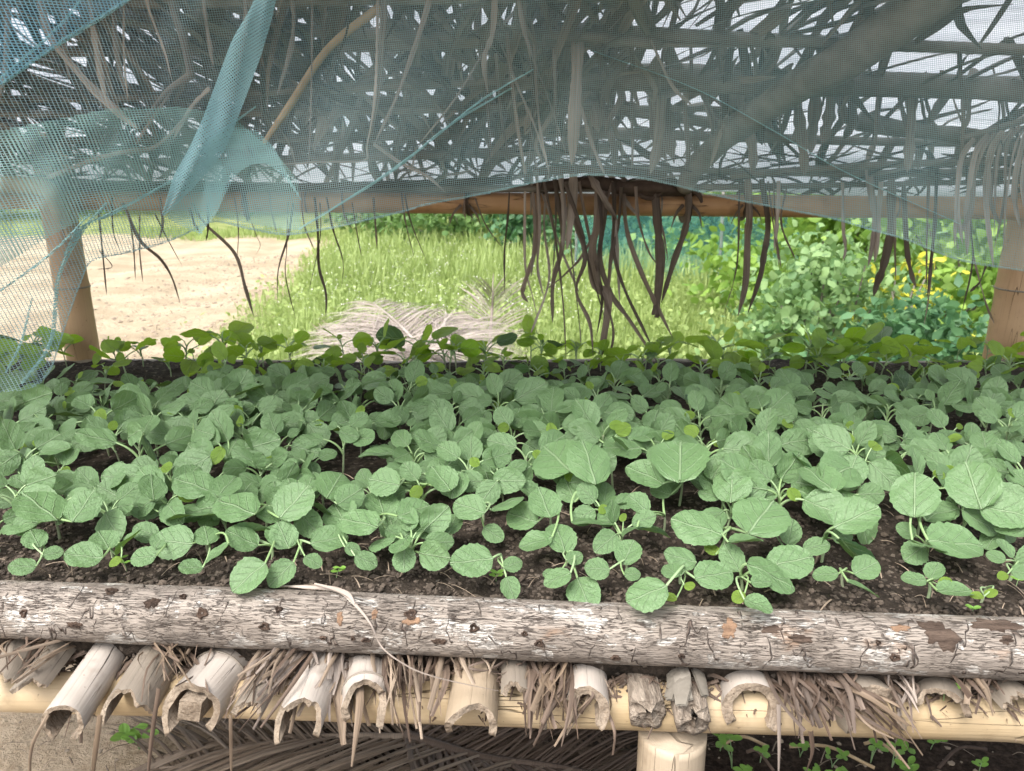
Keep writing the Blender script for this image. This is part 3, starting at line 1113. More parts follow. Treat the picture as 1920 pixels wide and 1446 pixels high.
# litter and crumbs packed between the slats under the log
mb = MB()
rgl = random.Random(77)
for k in range(4200):
    x = rgl.uniform(-.78, .78)
    y = log_y(x) - (.012 if x > .25 else .028) + .04 * rgl.random()
    z = .785 - rgl.random() * .036 - max(0, (log_y(x) - .012 - y)) * .9
    if k % 2:
        r_ = rgl.uniform(.0012, .0034)
        mb.add(ico * r_ * np.random.default_rng(k).uniform(.6, 1.3, (12, 1)) + (x, y, z), icf, mi=1)
    else:
        a_ = nz((rgl.uniform(-1, 1), rgl.uniform(-1, .3), rgl.uniform(-.5, .15)))
        l_ = rgl.uniform(.012, .04)
        p_ = np.array((x, y, z))
        wd = rgl.uniform(.0015, .005)
        ribbon(mb, [p_, p_ + a_ * l_ * .5 + UP * rgl.uniform(-.002, .004), p_ + a_ * l_], [wd, wd, wd * .4], (rgl.uniform(-.5, .5), -.6, 1), fold=.25, twist=rgl.uniform(-1, 1), n=5)
tag(mb.build('leaf_litter', [M['dry_brown'], M['clod']]), 'crumbled leaf litter and soil packed between the slats', 'leaf litter', kind='stuff')
# slim hanging strands
for i, (pts, wd, m, lab) in enumerate([
        ([(90, 1340), (60, 1400), (55, 1470)], .004, 'dry_tan', 'thin tan strand hanging left of the curled slat'),
        ([(188, 1340), (180, 1400), (172, 1470)], .006, 'dry_tan', 'tan strand hanging below the mossy slat'),
        ([(298, 1290), (285, 1380), (276, 1470)], .005, 'dry_brown', 'brown strand hanging left of the thick slat'),
        ([(432, 1340), (433, 1400), (434, 1470)], .004, 'dry_tan', 'straight tan strand hanging below the narrow slat'),
        ([(1460, 1320), (1461, 1400), (1459, 1480)], .005, 'dry_grey', 'straight pale strand hanging right of the arched slat'),
        ([(1520, 1370), (1523, 1410), (1512, 1445)], .006, 'dry_brown', 'curled brown strand hanging under the dark bundle')]):
    mb = MB()
    ribbon(mb, [at(a, b, .74) for a, b in pts], [wd, wd, wd * .5], (0, -1, .2), fold=.3, twist=.8, n=14)
    tag(mb.build('leaf_strand', M[m]), lab, 'dry leaf')

# long dry leaf draped over the log
mb = MB()
pp = []
for (a, b) in [(525, 1099), (575, 1098), (632, 1112), (668, 1136), (700, 1170), (722, 1210)]:
    x, an = on_log(a, b)
    pp.append(log_pt(x, an, .004))
pp += [at(760, 1247, .762), at(800, 1265, .755), at(860, 1281, .757), at(935, 1296, .765)]
ribbon(mb, pp, [.0015, .005, .0075, .005, .003, .0025, .0032, .0035, .003, .0015], (0, -.8, .7), fold=.35, twist=1.6, n=60)
ribbon(mb, [pp[3] + (0, -.002, .002), (pp[3] + pp[2]) / 2 + (0, -.003, .008), pp[1] + (.01, -.003, .007)], [.002, .006, .002], (0, -.6, .8), n=12)
tag(mb.build('palm_leaflet', M['dry_grey']), 'long grey brown dry leaflet draped over the front log', 'dry leaf')
# ------------------------------------------------------------------ seedlings
def blade(mb, B, a, n, L, W, rg, cup=.25, curve=-.12, ripple=.05):
    nt_, ns = 17, 9
    a = nz(a)
    n = nz(n - a * (n @ a))
    s = np.cross(n, a)
    ph = [rg.uniform(0, 6.3) for _ in range(4)]
    skew = rg.uniform(-.08, .08)
    v, uv, f = [], [], []
    ee = rg.uniform(.85, 1.0)
    for i in range(nt_):
        t = .012 + .988 * i / (nt_ - 1) if i < nt_ - 1 else 1.0
        tt = t ** ee
        hw = W * .5 * max(0, 1 - (2 * tt - 1) ** 2) ** .55
        hw *= (1 - .10 * (1 - t) ** 3)
        if i == nt_ - 1:
            hw = W * .06
        if i == 0:
            hw = .0012
        for k in range(ns):
            q = -1 + 2 * k / (ns - 1)
            cren = 1
            if abs(q) > .99:
                cren = 1 + .035 * math.sin(i * 2.4 + ph[0] + q) + .03 * rg.uniform(-1, 1)
            lat = q * hw * cren
            z = cup * lat * lat / W * 1.6 + curve * L * t * t + ripple * L * .32 * abs(q) ** 2 * math.sin(t * 9 + ph[1] * (1 if q > 0 else 2)) - .02 * L * (1 - abs(q)) * math.sin(math.pi * t)
            z += .020 * L * math.sin(11 * t + 6 * q + ph[2]) * (1 - abs(q) * .3)
            v.append(B + a * (L * t + skew * lat * .6) + s * lat + n * z)
            uv.append((lat / W, t))
    for i in range(nt_ - 1):
        for k in range(ns - 1):
            x = i * ns + k
            f.append((x, x + 1, x + ns + 1, x + ns))
    mb.add(v, f, uv, 0)


def bez(p0, p1, p2, n):
    t = np.linspace(0, 1, n)[:, None]
    return p0 * (1 - t) ** 2 + 2 * p1 * t * (1 - t) + p2 * t * t


def leaf_object(root, node, B, a, n, L, W, rg, young_or_backlit=False, **kw):
    mb = MB()
    blade(mb, B, a, n, L, W, rg, **kw)
    ctrl = (node + B) / 2 + UP * .2 * np.linalg.norm(B - node) - a * .18 * np.linalg.norm(B - node)
    r0 = .0009 + L * .018
    pth = bez(node, ctrl, B + a * L * .03, 8)
    tube(mb, pth, np.linspace(r0 * 1.1, r0 * .8, 8), 6, mi=1, cap=False)
    # midrib continuing under the blade
    return mb.build('leaf', [M['leaf_young_backlit' if young_or_backlit else 'leaf'], M['petiole']], root)


PLANTS = []       # (root, base, info)


def new_plant(base):
    o = bpy.data.objects.new('cabbage_seedling', None)
    o.empty_display_size = .02
    o.location = base
    COL.objects.link(o)
    return o


def stem(root, base, top, r=.0019):
    mb = MB()
    m = (base + top) / 2 + (random.uniform(-.004, .004), random.uniform(-.004, .004), 0)
    tube(mb, bez(base - UP * .006, m, top, 7), np.linspace(r * 1.15, r * .85, 7), 7)
    mb.build('stem', M['stem'], root)


def sized(rt, base, lv, kindword):
    PLANTS.append((rt, base, lv, kindword))


# plants drawn from the photograph: stem foot pixel, leaves (centre px, py, length px, image angle base->tip, squash, height)
HAND = [
    ((78, 1042), [(42, 1060, 46, 195), (100, 1037, 34, 20), (65, 1008, 44, 110)]),
    ((212, 1050), [(157, 1042, 66, 183), (195, 1012, 44, 110), (236, 1014, 62, 60, .45), (216, 1052, 24, 240)]),
    ((305, 1045), [(268, 1043, 46, 185), (272, 996, 50, 150), (300, 1010, 40, 80)]),
    ((393, 1042), [(322, 1014, 76, 172), (358, 1063, 44, 205), (407, 1036, 52, 250, .6), (387, 1002, 40, 95)]),
    ((508, 1052), [(466, 1077, 74, 235), (455, 1008, 66, 165), (476, 990, 76, 8, .45), (520, 1000, 45, 80)]),
    ((564, 1046), [(528, 1073, 57, 232), (531, 1003, 56, 110), (617, 1010, 72, 30), (586, 1050, 33, 315)]),
    ((650, 1028), [(686, 1050, 46, 340), (661, 1029, 30, 350), (638, 965, 62, 120)]),
    ((742, 1030), [(757, 1047, 46, 275), (735, 985, 52, 110), (775, 995, 44, 40)]),
    ((845, 1014), [(803, 992, 50, 165), (813, 1030, 33, 220), (848, 980, 44, 80)]),
    ((942, 1070), [(885, 1051, 82, 195), (957, 1102, 43, 285), (962, 1057, 38, 30)]),
    ((1060, 1065), [(1051, 1005, 66, 97), (1045, 1081, 54, 205), (1094, 1111, 60, 290), (1077, 1045, 32, 35), (1032, 1075, 30, 160)]),
    ((1176, 1082), [(1120, 1066, 48, 178), (1178, 1035, 52, 75), (1186, 1076, 32, 15)]),
    ((1277, 1098), [(1213, 1112, 82, 205), (1338, 1075, 74, 17), (1276, 1045, 62, 158), (1259, 1069, 38, 120), (1293, 1098, 20, 330), (1258, 1121, 22, 190)]),
    ((1392, 1108), [(1422, 1132, 54, 315), (1385, 1120, 27, 215), (1427, 1090, 38, 10), (1482, 1050, 88, 15), (1448, 1072, 96, 322, .45), (1373, 1045, 58, 110)]),
    ((1362, 1035), [(1308, 985, 100, 145, 1, .07), (1427, 965, 88, 68, 1, .08), (1396, 1010, 64, 25, .7, .07), (1334, 1030, 26, 100)]),
    ((1582, 1100), [(1548, 1075, 46, 155), (1624, 1064, 52, 30), (1620, 1098, 57, 340, .7)]),
    ((1740, 1112), [(1714, 1085, 43, 145), (1752, 1070, 38, 75), (1790, 1107, 60, 338, .6), (1772, 1092, 25, 20)]),
    ((1840, 1122), [(1832, 1117, 22, 150), (1858, 1112, 24, 12)]),
    ((1893, 1082), [(1868, 1043, 33, 140), (1886, 1028, 42, 100, .5), (1915, 1072, 34, 350), (1880, 1080, 18, 200)]),
    ((1540, 1050), [(1605, 967, 92, 25, 1, .08), (1605, 1035, 76, 325, .5), (1548, 1005, 48, 80, .5), (1580, 1003, 40, 20)]),
    ((1718, 1012), [(1715, 925, 90, 90, 1, .09), (1792, 1015, 96, 355), (1742, 1022, 60, 335, .5), (1757, 958, 56, 60)]),
    ((1838, 990), [(1825, 908, 96, 105, 1, .09), (1885, 955, 86, 335, 1, .07), (1838, 975, 70, 310, .5), (1860, 1010, 36, 250)]),
    ((1105, 968), [(1107, 862, 96, 90, 1, .1), (1043, 856, 80, 125, 1, .09), (1148, 940, 66, 22, .5), (1112, 975, 84, 5, .5), (1068, 918, 52, 110)]),
    ((1273, 950), [(1275, 862, 86, 92, 1, .1), (1212, 886, 78, 135, 1, .08), (1303, 900, 62, 290, .6), (1240, 920, 40, 150)]),
    ((1352, 958), [(1371, 905, 76, 95, 1, .08), (1348, 872, 64, 75, 1, .09), (1320, 1000, 40, 200)]),
    ((1536, 945), [(1538, 893, 78, 97, 1, .09), (1582, 935, 78, 25, .8, .07), (1506, 868, 60, 120, .6, .09), (1500, 925, 60, 170, .6)]),
    ((1034, 1000), [(1021, 942, 62, 97, 1, .07), (1005, 1016, 66, 200, .8), (980, 970, 60, 150)]),
    ((1242, 1000), [(1197, 943, 50, 130, 1, .07), (1225, 993, 64, 345, .55), (1250, 905, 50, 80)]),
    ((112, 1010), [(76, 945, 86, 115, 1, .08), (156, 948, 70, 75, 1, .08), (116, 955, 56, 250, .4), (38, 978, 62, 170)]),
    ((276, 975), [(286, 914, 50, 82, 1, .08), (230, 950, 52, 165), (318, 958, 40, 20), (205, 922, 50, 150)]),
    ((405, 948), [(362, 905, 74, 150, 1, .08), (424, 908, 56, 75, 1, .08), (440, 880, 46, 40)]),
    ((500, 992), [(443, 945, 80, 140, 1, .08), (551, 940, 82, 62, 1, .08), (366, 960, 98, 178, .4, .06), (520, 928, 56, 100)]),
    ((606, 955), [(629, 905, 68, 65, 1, .08), (656, 930, 56, 40, 1, .07), (570, 925, 50, 150)]),
    ((716, 1005), [(672, 975, 78, 150, 1, .07), (776, 955, 68, 40, 1, .07), (715, 945, 60, 95), (740, 1000, 40, 330)]),
    ((748, 938), [(720, 903, 62, 160, 1, .08), (783, 918, 72, 215, .45), (828, 895, 62, 110, 1, .08)]),
    ((906, 985), [(880, 950, 64, 150, 1, .07), (948, 940, 66, 60, .7, .07), (925, 1000, 44, 320), (915, 895, 60, 90)]),
]
hand_xy = []
for hi, (foot, leaves) in enumerate(HAND):
    rg = random.Random(900 + hi)
    fz = SOIL
    base = at_z(foot[0], foot[1], fz)
    base[2] = soil_z(base[0], base[1])
    base[1] = max(base[1], log_y(base[0]) + .045)
    hand_xy.append(base[:2])
    rt = new_plant(base)
    hmax = max([(l[5] if len(l) > 5 else .045) for l in leaves])
    top = base + (rg.uniform(-.004, .004), rg.uniform(-.004, .004), hmax * .45)
    stem(rt, base, top, .0016 + .0004 * len(leaves) / 4)
    for l in leaves:
        px, py, lp, ang = l[:4]
        sq = l[4] if len(l) > 4 else 1
        h = l[5] if len(l) > 5 else .045
        C = at_z(px, py, SOIL + h)
        # keep the leaf near its own plant in depth
        lim = .055 + lp / 1442
        if abs(C[1] - base[1]) > lim:
            C = at(px, py, base[1] + math.copysign(lim, C[1] - base[1]))
        dcam = nz(CAM - C)
        ai = math.cos(R(ang)) * np.array((1., 0, 0)) + math.sin(R(ang)) * CUP
        n0 = nz(.55 * dcam + .55 * UP + .27 * np.array([rg.uniform(-1, 1) for _ in range(3)]))
        if sq < 1:
            sd_ = nz(np.cross(n0, ai))
            if sd_ @ CUP < 0:
                sd_ = -sd_
            th = math.acos(sq) * .8
            n0 = n0 * math.cos(th) + (sd_ * math.sin(th))
        a_ = nz(ai - n0 * (ai @ n0) / max(.35, (n0 @ dcam)) * (n0 @ dcam)) if abs(ai @ n0) < .98 else ai
        vis = np.linalg.norm(a_ - dcam * (a_ @ dcam))
        dep = (C - CAM) @ CFW
        L = lp * dep / F / max(.72, vis)
        W = L * rg.uniform(.80, .96)
        Bp = C - a_ * L / 2
        low = soil_z(Bp[0], Bp[1]) + .006
        if Bp[2] < low:
            Bp[2] = low
        leaf_object(rt, top, Bp, a_, n0, L, W, rg, young_or_backlit=(lp < 30), cup=rg.uniform(-.2, .38), curve=rg.uniform(-.26, 0))
    sized(rt, base, leaves, 'hand')

# the rest of the bed: a jittered planting
hx = np.array(hand_xy)
cand = []
y = .90
while y < 2.06:
    sp = .081 if y < 1.25 else (.094 if y < 1.6 else .104)
    x = -1.62
    while x < 1.8:
        cand.append((x + random.uniform(-.026, .026), y + random.uniform(-.024, .024), sp))
        x += sp
    y += sp * .93
for k in range(26):
    cand.append((-1.45 + k * .118 + random.uniform(-.02, .02), random.uniform(1.84, 1.98), .1))
for (x, y, sp) in cand:
    if y < log_y(x) + .085:
        continue
    px, py = project((x, y, SOIL + .05))
    if px < -70 or px > 1990:
        continue
    if len(hx) and np.min(np.hypot(hx[:, 0] - x, hx[:, 1] - y)) < (.048 if y < 1.12 else .042):
        continue
    back = (y - 1.62) / .42
    rg = random.Random(int(x * 1000) * 7 + int(y * 1000))
    # bare patches towards the rear
    bare = mnoise.noise(Vector((x * 2.1 + 3.3, y * 2.6, 1.5)))
    if 1.6 < y < 1.97 and bare > .2 and rg.random() < .45:
        continue
    base = np.array((x, y, soil_z(x, y)))
    rt = new_plant(base)
    big = (.90 if y < 1.2 else .95) + .24 * mnoise.noise(Vector((x * 3, y * 3, 8))) + rg.uniform(-.22, .2)
    if y < 1.05:
        big *= .84
    mid = math.exp(-((y - 1.32) / .26) ** 2)
    H = (.040 + .030 * mid) * big * rg.uniform(.85, 1.2)
    if y > 1.65:
        H = rg.uniform(.03, .062)
        big *= rg.uniform(.66, .98)
    if y > 1.93:
        H = rg.uniform(.045, .085)
        big *= rg.uniform(1.05, 1.4)
    top = base + (rg.uniform(-.012, .012), rg.uniform(-.012, .008), H)
    stem(rt, base, top, .0018 * big)
    nl = rg.choice((5, 6, 6, 7)) if y < 1.6 else rg.choice((4, 5, 5, 6))
    az = rg.uniform(0, 6.28)
    front = .75 if y < 1.5 else (.45 if y < 1.75 else (.10 if y < 1.88 else -.35))
    lv = []
    for k in range(nl):
        age = 1 - k / nl            # 1 = oldest, outermost
        az += 2.4 + rg.uniform(-.35, .35)
        rad = np.array((math.cos(az), math.sin(az), 0))
        L = (.034 + .026 * min(1, age * 1.25)) * big * rg.uniform(.85, 1.12)
        if k == nl - 1:
            L *= .62
        node = base + (top - base) * (1 - .45 * age) if k else base + (top - base) * .5
        el = R(rg.uniform(22, 48) + 26 * (1 - age))
        pl_ = (.020 + .026 * age) * big
        Bp = node + pl_ * (rad * math.cos(el) + UP * math.sin(el))
        tilt = np.array((0, -1., 0)) * front
        n0 = nz(UP * .8 + tilt - rad * .10 + .46 * np.array([rg.gauss(0, 1) for _ in range(3)]))
        a_ = nz(rad + UP * (.25 if y < 1.75 else .05))
        a_ = nz(a_ - n0 * (a_ @ n0))
        W = L * rg.uniform(.70, .95)
        leaf_object(rt, node, Bp, a_, n0, L, W, rg, young_or_backlit=(k == nl - 1 and rg.random() < .6) or (y > 1.78 and rg.random() < (.75 if y < 1.9 else .95)),  # rear rows mostly get the brighter green as painted back light
                    cup=rg.uniform(-.3, .4), curve=rg.uniform(-.36, .04))
        lv.append(L)
    sized(rt, base, lv, 'auto')

# labels: rows counted from the log, places from the left
ORD = ['first', 'second', 'third', 'fourth', 'fifth', 'sixth', 'seventh', 'eighth', 'ninth', 'tenth', 'eleventh', 'twelfth', 'thirteenth', 'fourteenth',
       'fifteenth', 'sixteenth', 'seventeenth', 'eighteenth', 'nineteenth', 'twentieth'] + ['twenty-' + o for o in
       ('first', 'second', 'third', 'fourth', 'fifth', 'sixth', 'seventh', 'eighth', 'ninth')] + ['thirtieth'] + ['thirty-' + o for o in ('first', 'second', 'third', 'fourth', 'fifth')]
PLANTS.sort(key=lambda p: p[1][1] - log_y(p[1][0]))
inside = []
for p in PLANTS:
    qx = project(p[1] + (0, 0, .05))[0]
    if -8 < qx < 1928:
        inside.append(p)
    else:
        tag(p[0], 'cabbage seedling past the ' + ('left' if qx < 0 else 'right') + ' end of the visible bed', 'seedling', 'cabbage seedlings growing in the raised bed')
PLANTS = inside
nrow = 22
rows = [PLANTS[i:i + nrow] for i in range(0, len(PLANTS), nrow)]
for ri, row in enumerate(rows):
    row.sort(key=lambda p: p[1][0])
    for ci, (rt, base, lv, kd) in enumerate(row):
        if kd == 'hand':
            m = max(l[2] for l in lv)
            look = 'tiny two-leaved' if len(lv) == 2 else 'broad-leaved' if m > 84 else 'medium' if m > 60 else 'small'
        else:
            m = max(lv)
            look = 'broad-leaved' if m > .072 else 'medium' if m > .056 else 'small'
        rown = 'front row behind the log' if ri == 0 else ORD[ri] + ' row behind the log'
        if ri == len(rows) - 1:
            rown = 'last row at the far edge'
        tag(rt, f'{look} cabbage seedling, {ORD[ci]} from left in the {rown}', 'seedling', 'cabbage seedlings growing in the raised bed')
print('plants', len(PLANTS))


# small weeds between log and seedlings, and under the bed
def sprout(name, p, h, nl, s, mat, label, group, seed):
    rg = random.Random(seed)
    rt = empty(name, p, label, 'weed', group)
    ms, ml = MB(), MB()
    n_st = 1 + (nl > 4) * 2
    for q in range(n_st):
        lean = np.array((rg.uniform(-.4, .4), rg.uniform(-.4, .2), 1)) * h
        pth = bez(np.array(p), np.array(p) + lean * (.2, .2, .6), np.array(p) + lean, 6)
        tube(ms, pth, np.linspace(s * .05, s * .03, 6), 5)
        for k in range(max(2, nl // n_st)):
            az = k * math.pi + rg.uniform(-.6, .6) + q
            t = 1 - .25 * (k // 2)
            B = pth[int(t * 5)]
            a_ = nz((math.cos(az), math.sin(az), .35))
            blade(ml, B, a_, nz((rg.uniform(-.3, .3), -.3, 1)), s, s * .55, rg, cup=.1)
    ms.build('stem', M['petiole'], rt)
    ml.build('leaves', M['weed'], rt)
    return rt


WEEDG = 'green sprouts in the bed soil'
for i, (px, py, h, nl, s, lab) in enumerate([
        (36, 1082, .012, 4, .008, 'tiny green sprout by the log below the leftmost seedling'),
        (238, 1072, .02, 4, .009, 'tiny green sprout beside a dark clod near the log'),
        (631, 1083, .014, 4, .010, 'tiny pale sprout in bare soil near the draped dry leaf'),
        (1465, 1112, .012, 3, .006, 'minute sprout in soil under the large front leaves'),
        (1824, 1146, .006, 4, .009, 'bright tiny sprout touching the right part of the log'),
        (930, 1090, .012, 4, .010, 'tiny sprout below the broad front leaf in the middle'),
        (1905, 1100, .015, 4, .010, 'tiny yellow green sprout at the right end of the soil')]):
    sprout('weed', at_z(px, py, SOIL + .003), h, nl, s, 'weed', lab, WEEDG, i)
sprout('weed', at(1772, 1298, .79) + (0, 0, -.012), .02, 4, .018, 'weed', 'green sprout growing out under the low buried arch', None, 40)
for i, (px, py, h, nl, s, lab) in enumerate([
        (1372, 1440, .09, 7, .03, 'leafy green weed on dark soil just right of the bamboo leg'),
        (1425, 1430, .04, 5, .022, 'small weed on dark soil below the arched slat'),
        (1560, 1440, .045, 5, .022, 'small weed on dark soil below the dark leaf bundle'),
        (1632, 1432, .06, 8, .026, 'bushy green weed under the broad split slat'),
        (1672, 1440, .07, 8, .028, 'largest bushy weed below the trailing strands'),
        (1700, 1470, .05, 7, .026, 'low bushy weed cut by the lower picture edge'),
        (1500, 1420, .04, 5, .02, 'small upright weed under the beam'),
        (1575, 1480, .04, 6, .026, 'low weed cut by the lower edge below the dark bundle'),
        (1835, 1450, .03, 4, .02, 'tiny weed on bare soil at far right'),
        (1745, 1405, .04, 4, .02, 'thin pale weed just beneath the beam at right'),
        (262, 1405, .05, 5, .045, 'green leafy weed on sandy ground left of the fallen frond'),
        (1350, 1410, .05, 5, .022, 'small weed touching the bamboo leg'),
        (1530, 1475, .04, 5, .022, 'small weed at the lower edge right of the leg'),
        (1395, 1475, .05, 6, .024, 'weed at the lower edge near the bamboo leg')]):
    sprout('weed', at_z(px, py, .0), h, nl, s, 'weed', lab, 'weeds on the ground under the bed', 60 + i)
# ------------------------------------------------------------------ roof
def roof_z(y):
    return CZ + .735 - .345 * y          # underside of the thatch


# tarpaulin over the roof
mb = MB()
nxs, nys = 120, 60
v, f, uv = [], [], []
for j in range(nys + 1):
    y = .82 + 1.60 * j / nys
    for i in range(nxs + 1):
        x = -2.0 + 4.3 * i / nxs
        z = roof_z(y) + .085 + .012 * mnoise.noise(Vector((x * 1.1, y * 6 + x * .8, 2))) + .02 * mnoise.noise(Vector((x * .8, y * 1.2, 9)))
        if y > 2.2:
            z -= (y - 2.2) ** 2 * 1.9
        v.append((x, y, z))
        uv.append((x, y))
for j in range(nys):
    for i in range(nxs):
        a = j * (nxs + 1) + i
        f.append((a, a + 1, a + nxs + 2, a + nxs + 1))
mb.add(v, f, uv)
o = mb.build('tarp', M['tarp'])
tag(o, 'white translucent plastic tarp over the palm leaf roof', 'tarp')
md = o.modifiers.new('thick', 'SOLIDIFY')
md.thickness = .0008


def roof_frond(p0, p1, n, ln, wd, label, seed, mat='dry_roof', yaw=(-.5, .5), down=1.0, sides=(1, -1), droop=.12, hang=0.0):
    """a dead palm frond lying under the tarp: rachis and its two rows of leaflets"""
    rg = random.Random(seed)
    p0, p1 = np.array(p0, float), np.array(p1, float)
    rt = empty('palm_frond', p0, label, 'palm frond', 'dry palm fronds of the roof')
    m1, m2 = MB(), MB()
    mid = (p0 + p1) / 2 + (0, 0, -.015)
    P = smooth_path([p0, mid, p1], 24)
    tube(m1, P - np.array((0, 0, .014)), np.linspace(.014, .005, 24), 8, wob=.1)
    ax = nz(p1 - p0)
    for s in sides:
        for k in range(n):
            t = (k + rg.random()) / n
            B = P[min(23, int(t * 23.99))] + rg.uniform(-.01, .01)
            l = ln * rg.uniform(.55, 1.1) * (1 - .45 * abs(t - .35))
            w_ = wd * rg.uniform(.45, 1.15)
            slope = nz((0, s, -.345 * s))
            dr = nz(slope * 1.0 + ax * rg.uniform(*yaw) + ax * .25 + UP * rg.uniform(-.14, .08))
            drp = droop * rg.uniform(.1, .8) * l
            pts = [B, B + dr * l * .35 + UP * rg.uniform(-.01, .012), B + dr * l * .7 - UP * drp * .35 + ax * rg.uniform(-.012, .012), B + dr * l - UP * drp + ax * rg.uniform(-.03, .03)]
            pts = [np.array((q[0], q[1], min(q[2], roof_z(q[1]) + .07))) for q in pts]
            ribbon(m2, pts, [w_ * .6, w_ * .9, w_ * .8, w_ * .12], (rg.uniform(-.6, .6), rg.uniform(-.5, .2), 1), fold=rg.uniform(.05, .35), twist=rg.uniform(-.7, .7), tw0=rg.uniform(-.6, .6), n=8)
    m1.build('rachis', M['bark_grey'], rt)
    m2.build('leaflets', M[mat], rt)
    return rt


def rp(x, y, dz=0.):
    return (x, y, roof_z(y) + dz)


FR = {}
k = 0
names_l = ['topmost', 'second', 'third', 'fourth', 'fifth', 'sixth', 'seventh']
for j, y in enumerate((1.12, 1.26, 1.40, 1.54, 1.68, 1.82, 1.97)):
    FR['L', j] = roof_frond(rp(.34 - .03 * j, y, .03), rp(-1.75, y + .07 * math.sin(j * 2.), .0), 64, .46, .027,
                            f'{names_l[j]} dark palm frond from the top in the dense left roof half', 300 + j)
for j, y in enumerate((1.2, 1.5, 1.78)):
    FR['M', j] = roof_frond(rp(-.75, y, .045), rp(.62, y + .05, .02), 46, .42, .030,
                            f'{names_l[j]} palm frond from the top along the roof middle', 330 + j, yaw=(-.7, .7))
for j, (y, n, l) in enumerate(((1.30, 24, .36), (1.52, 28, .38), (1.72, 30, .44), (1.98, 40, .30))):
    FR['R', j] = roof_frond(rp(.05 + .03 * j, y, .03), rp(2.0, y + (-.05, .06, .02, .03)[j], .02), n, l, .025,
                            f'{names_l[j]} palm frond from the top in the gappy right roof half', 350 + j, yaw=(-.75, .75), droop=.2)
# a low frond lying along the rail, ragged and nearly level
FR['rail'] = roof_frond((-1.3, 2.05, CZ - .045), (1.5, 2.04, CZ - .035), 60, .26, .016,
                        'ragged palm frond resting along the bamboo rail', 370, yaw=(-2.2, 2.2), droop=.05)
FR['rail2'] = roof_frond((1.7, 2.02, CZ - .005), (.1, 2.06, CZ + .0), 55, .30, .016,
                         'thin palm frond just above the rail behind the hanging leaf cluster', 371, yaw=(-2.6, 2.6), droop=.04)

FR['low'] = roof_frond(rp(.25, 2.06, .02), rp(-1.75, 2.09, .0), 70, .30, .024,
                       'lowest dark palm frond of the left roof half, just above the rail', 372, yaw=(-1.6, 1.6), droop=.1)


# leaflets that hang down from the roof edge, each traced as its own ribbon
def hang(owner, pts, wpx, mat, seed, Y=2.03, wf=1.02):
    rg = random.Random(seed)
    P = []
    Y0 = Y + rg.uniform(-.03, .02)
    for i, (a, b) in enumerate(pts):
        P.append(at(a, b, Y0 + .012 * math.sin(i * 2.1 + seed)))
    wd = wpx * Y * 1.03 / F * wf
    mb = MB()
    prof = [wd * rg.uniform(.6, 1.1) for _ in range(11)] + [wd * .75, wd * .5, wd * .08]
    ribbon(mb, P, prof, (rg.uniform(-.3, .3), -1, .1), fold=rg.uniform(.15, .5), twist=rg.uniform(-1.1, 1.1) if wpx > 8 else rg.uniform(-2.2, 2.2), tw0=rg.uniform(-.45, .45), n=26)
    return mb.build('hanging_leaflet', M[mat], owner)


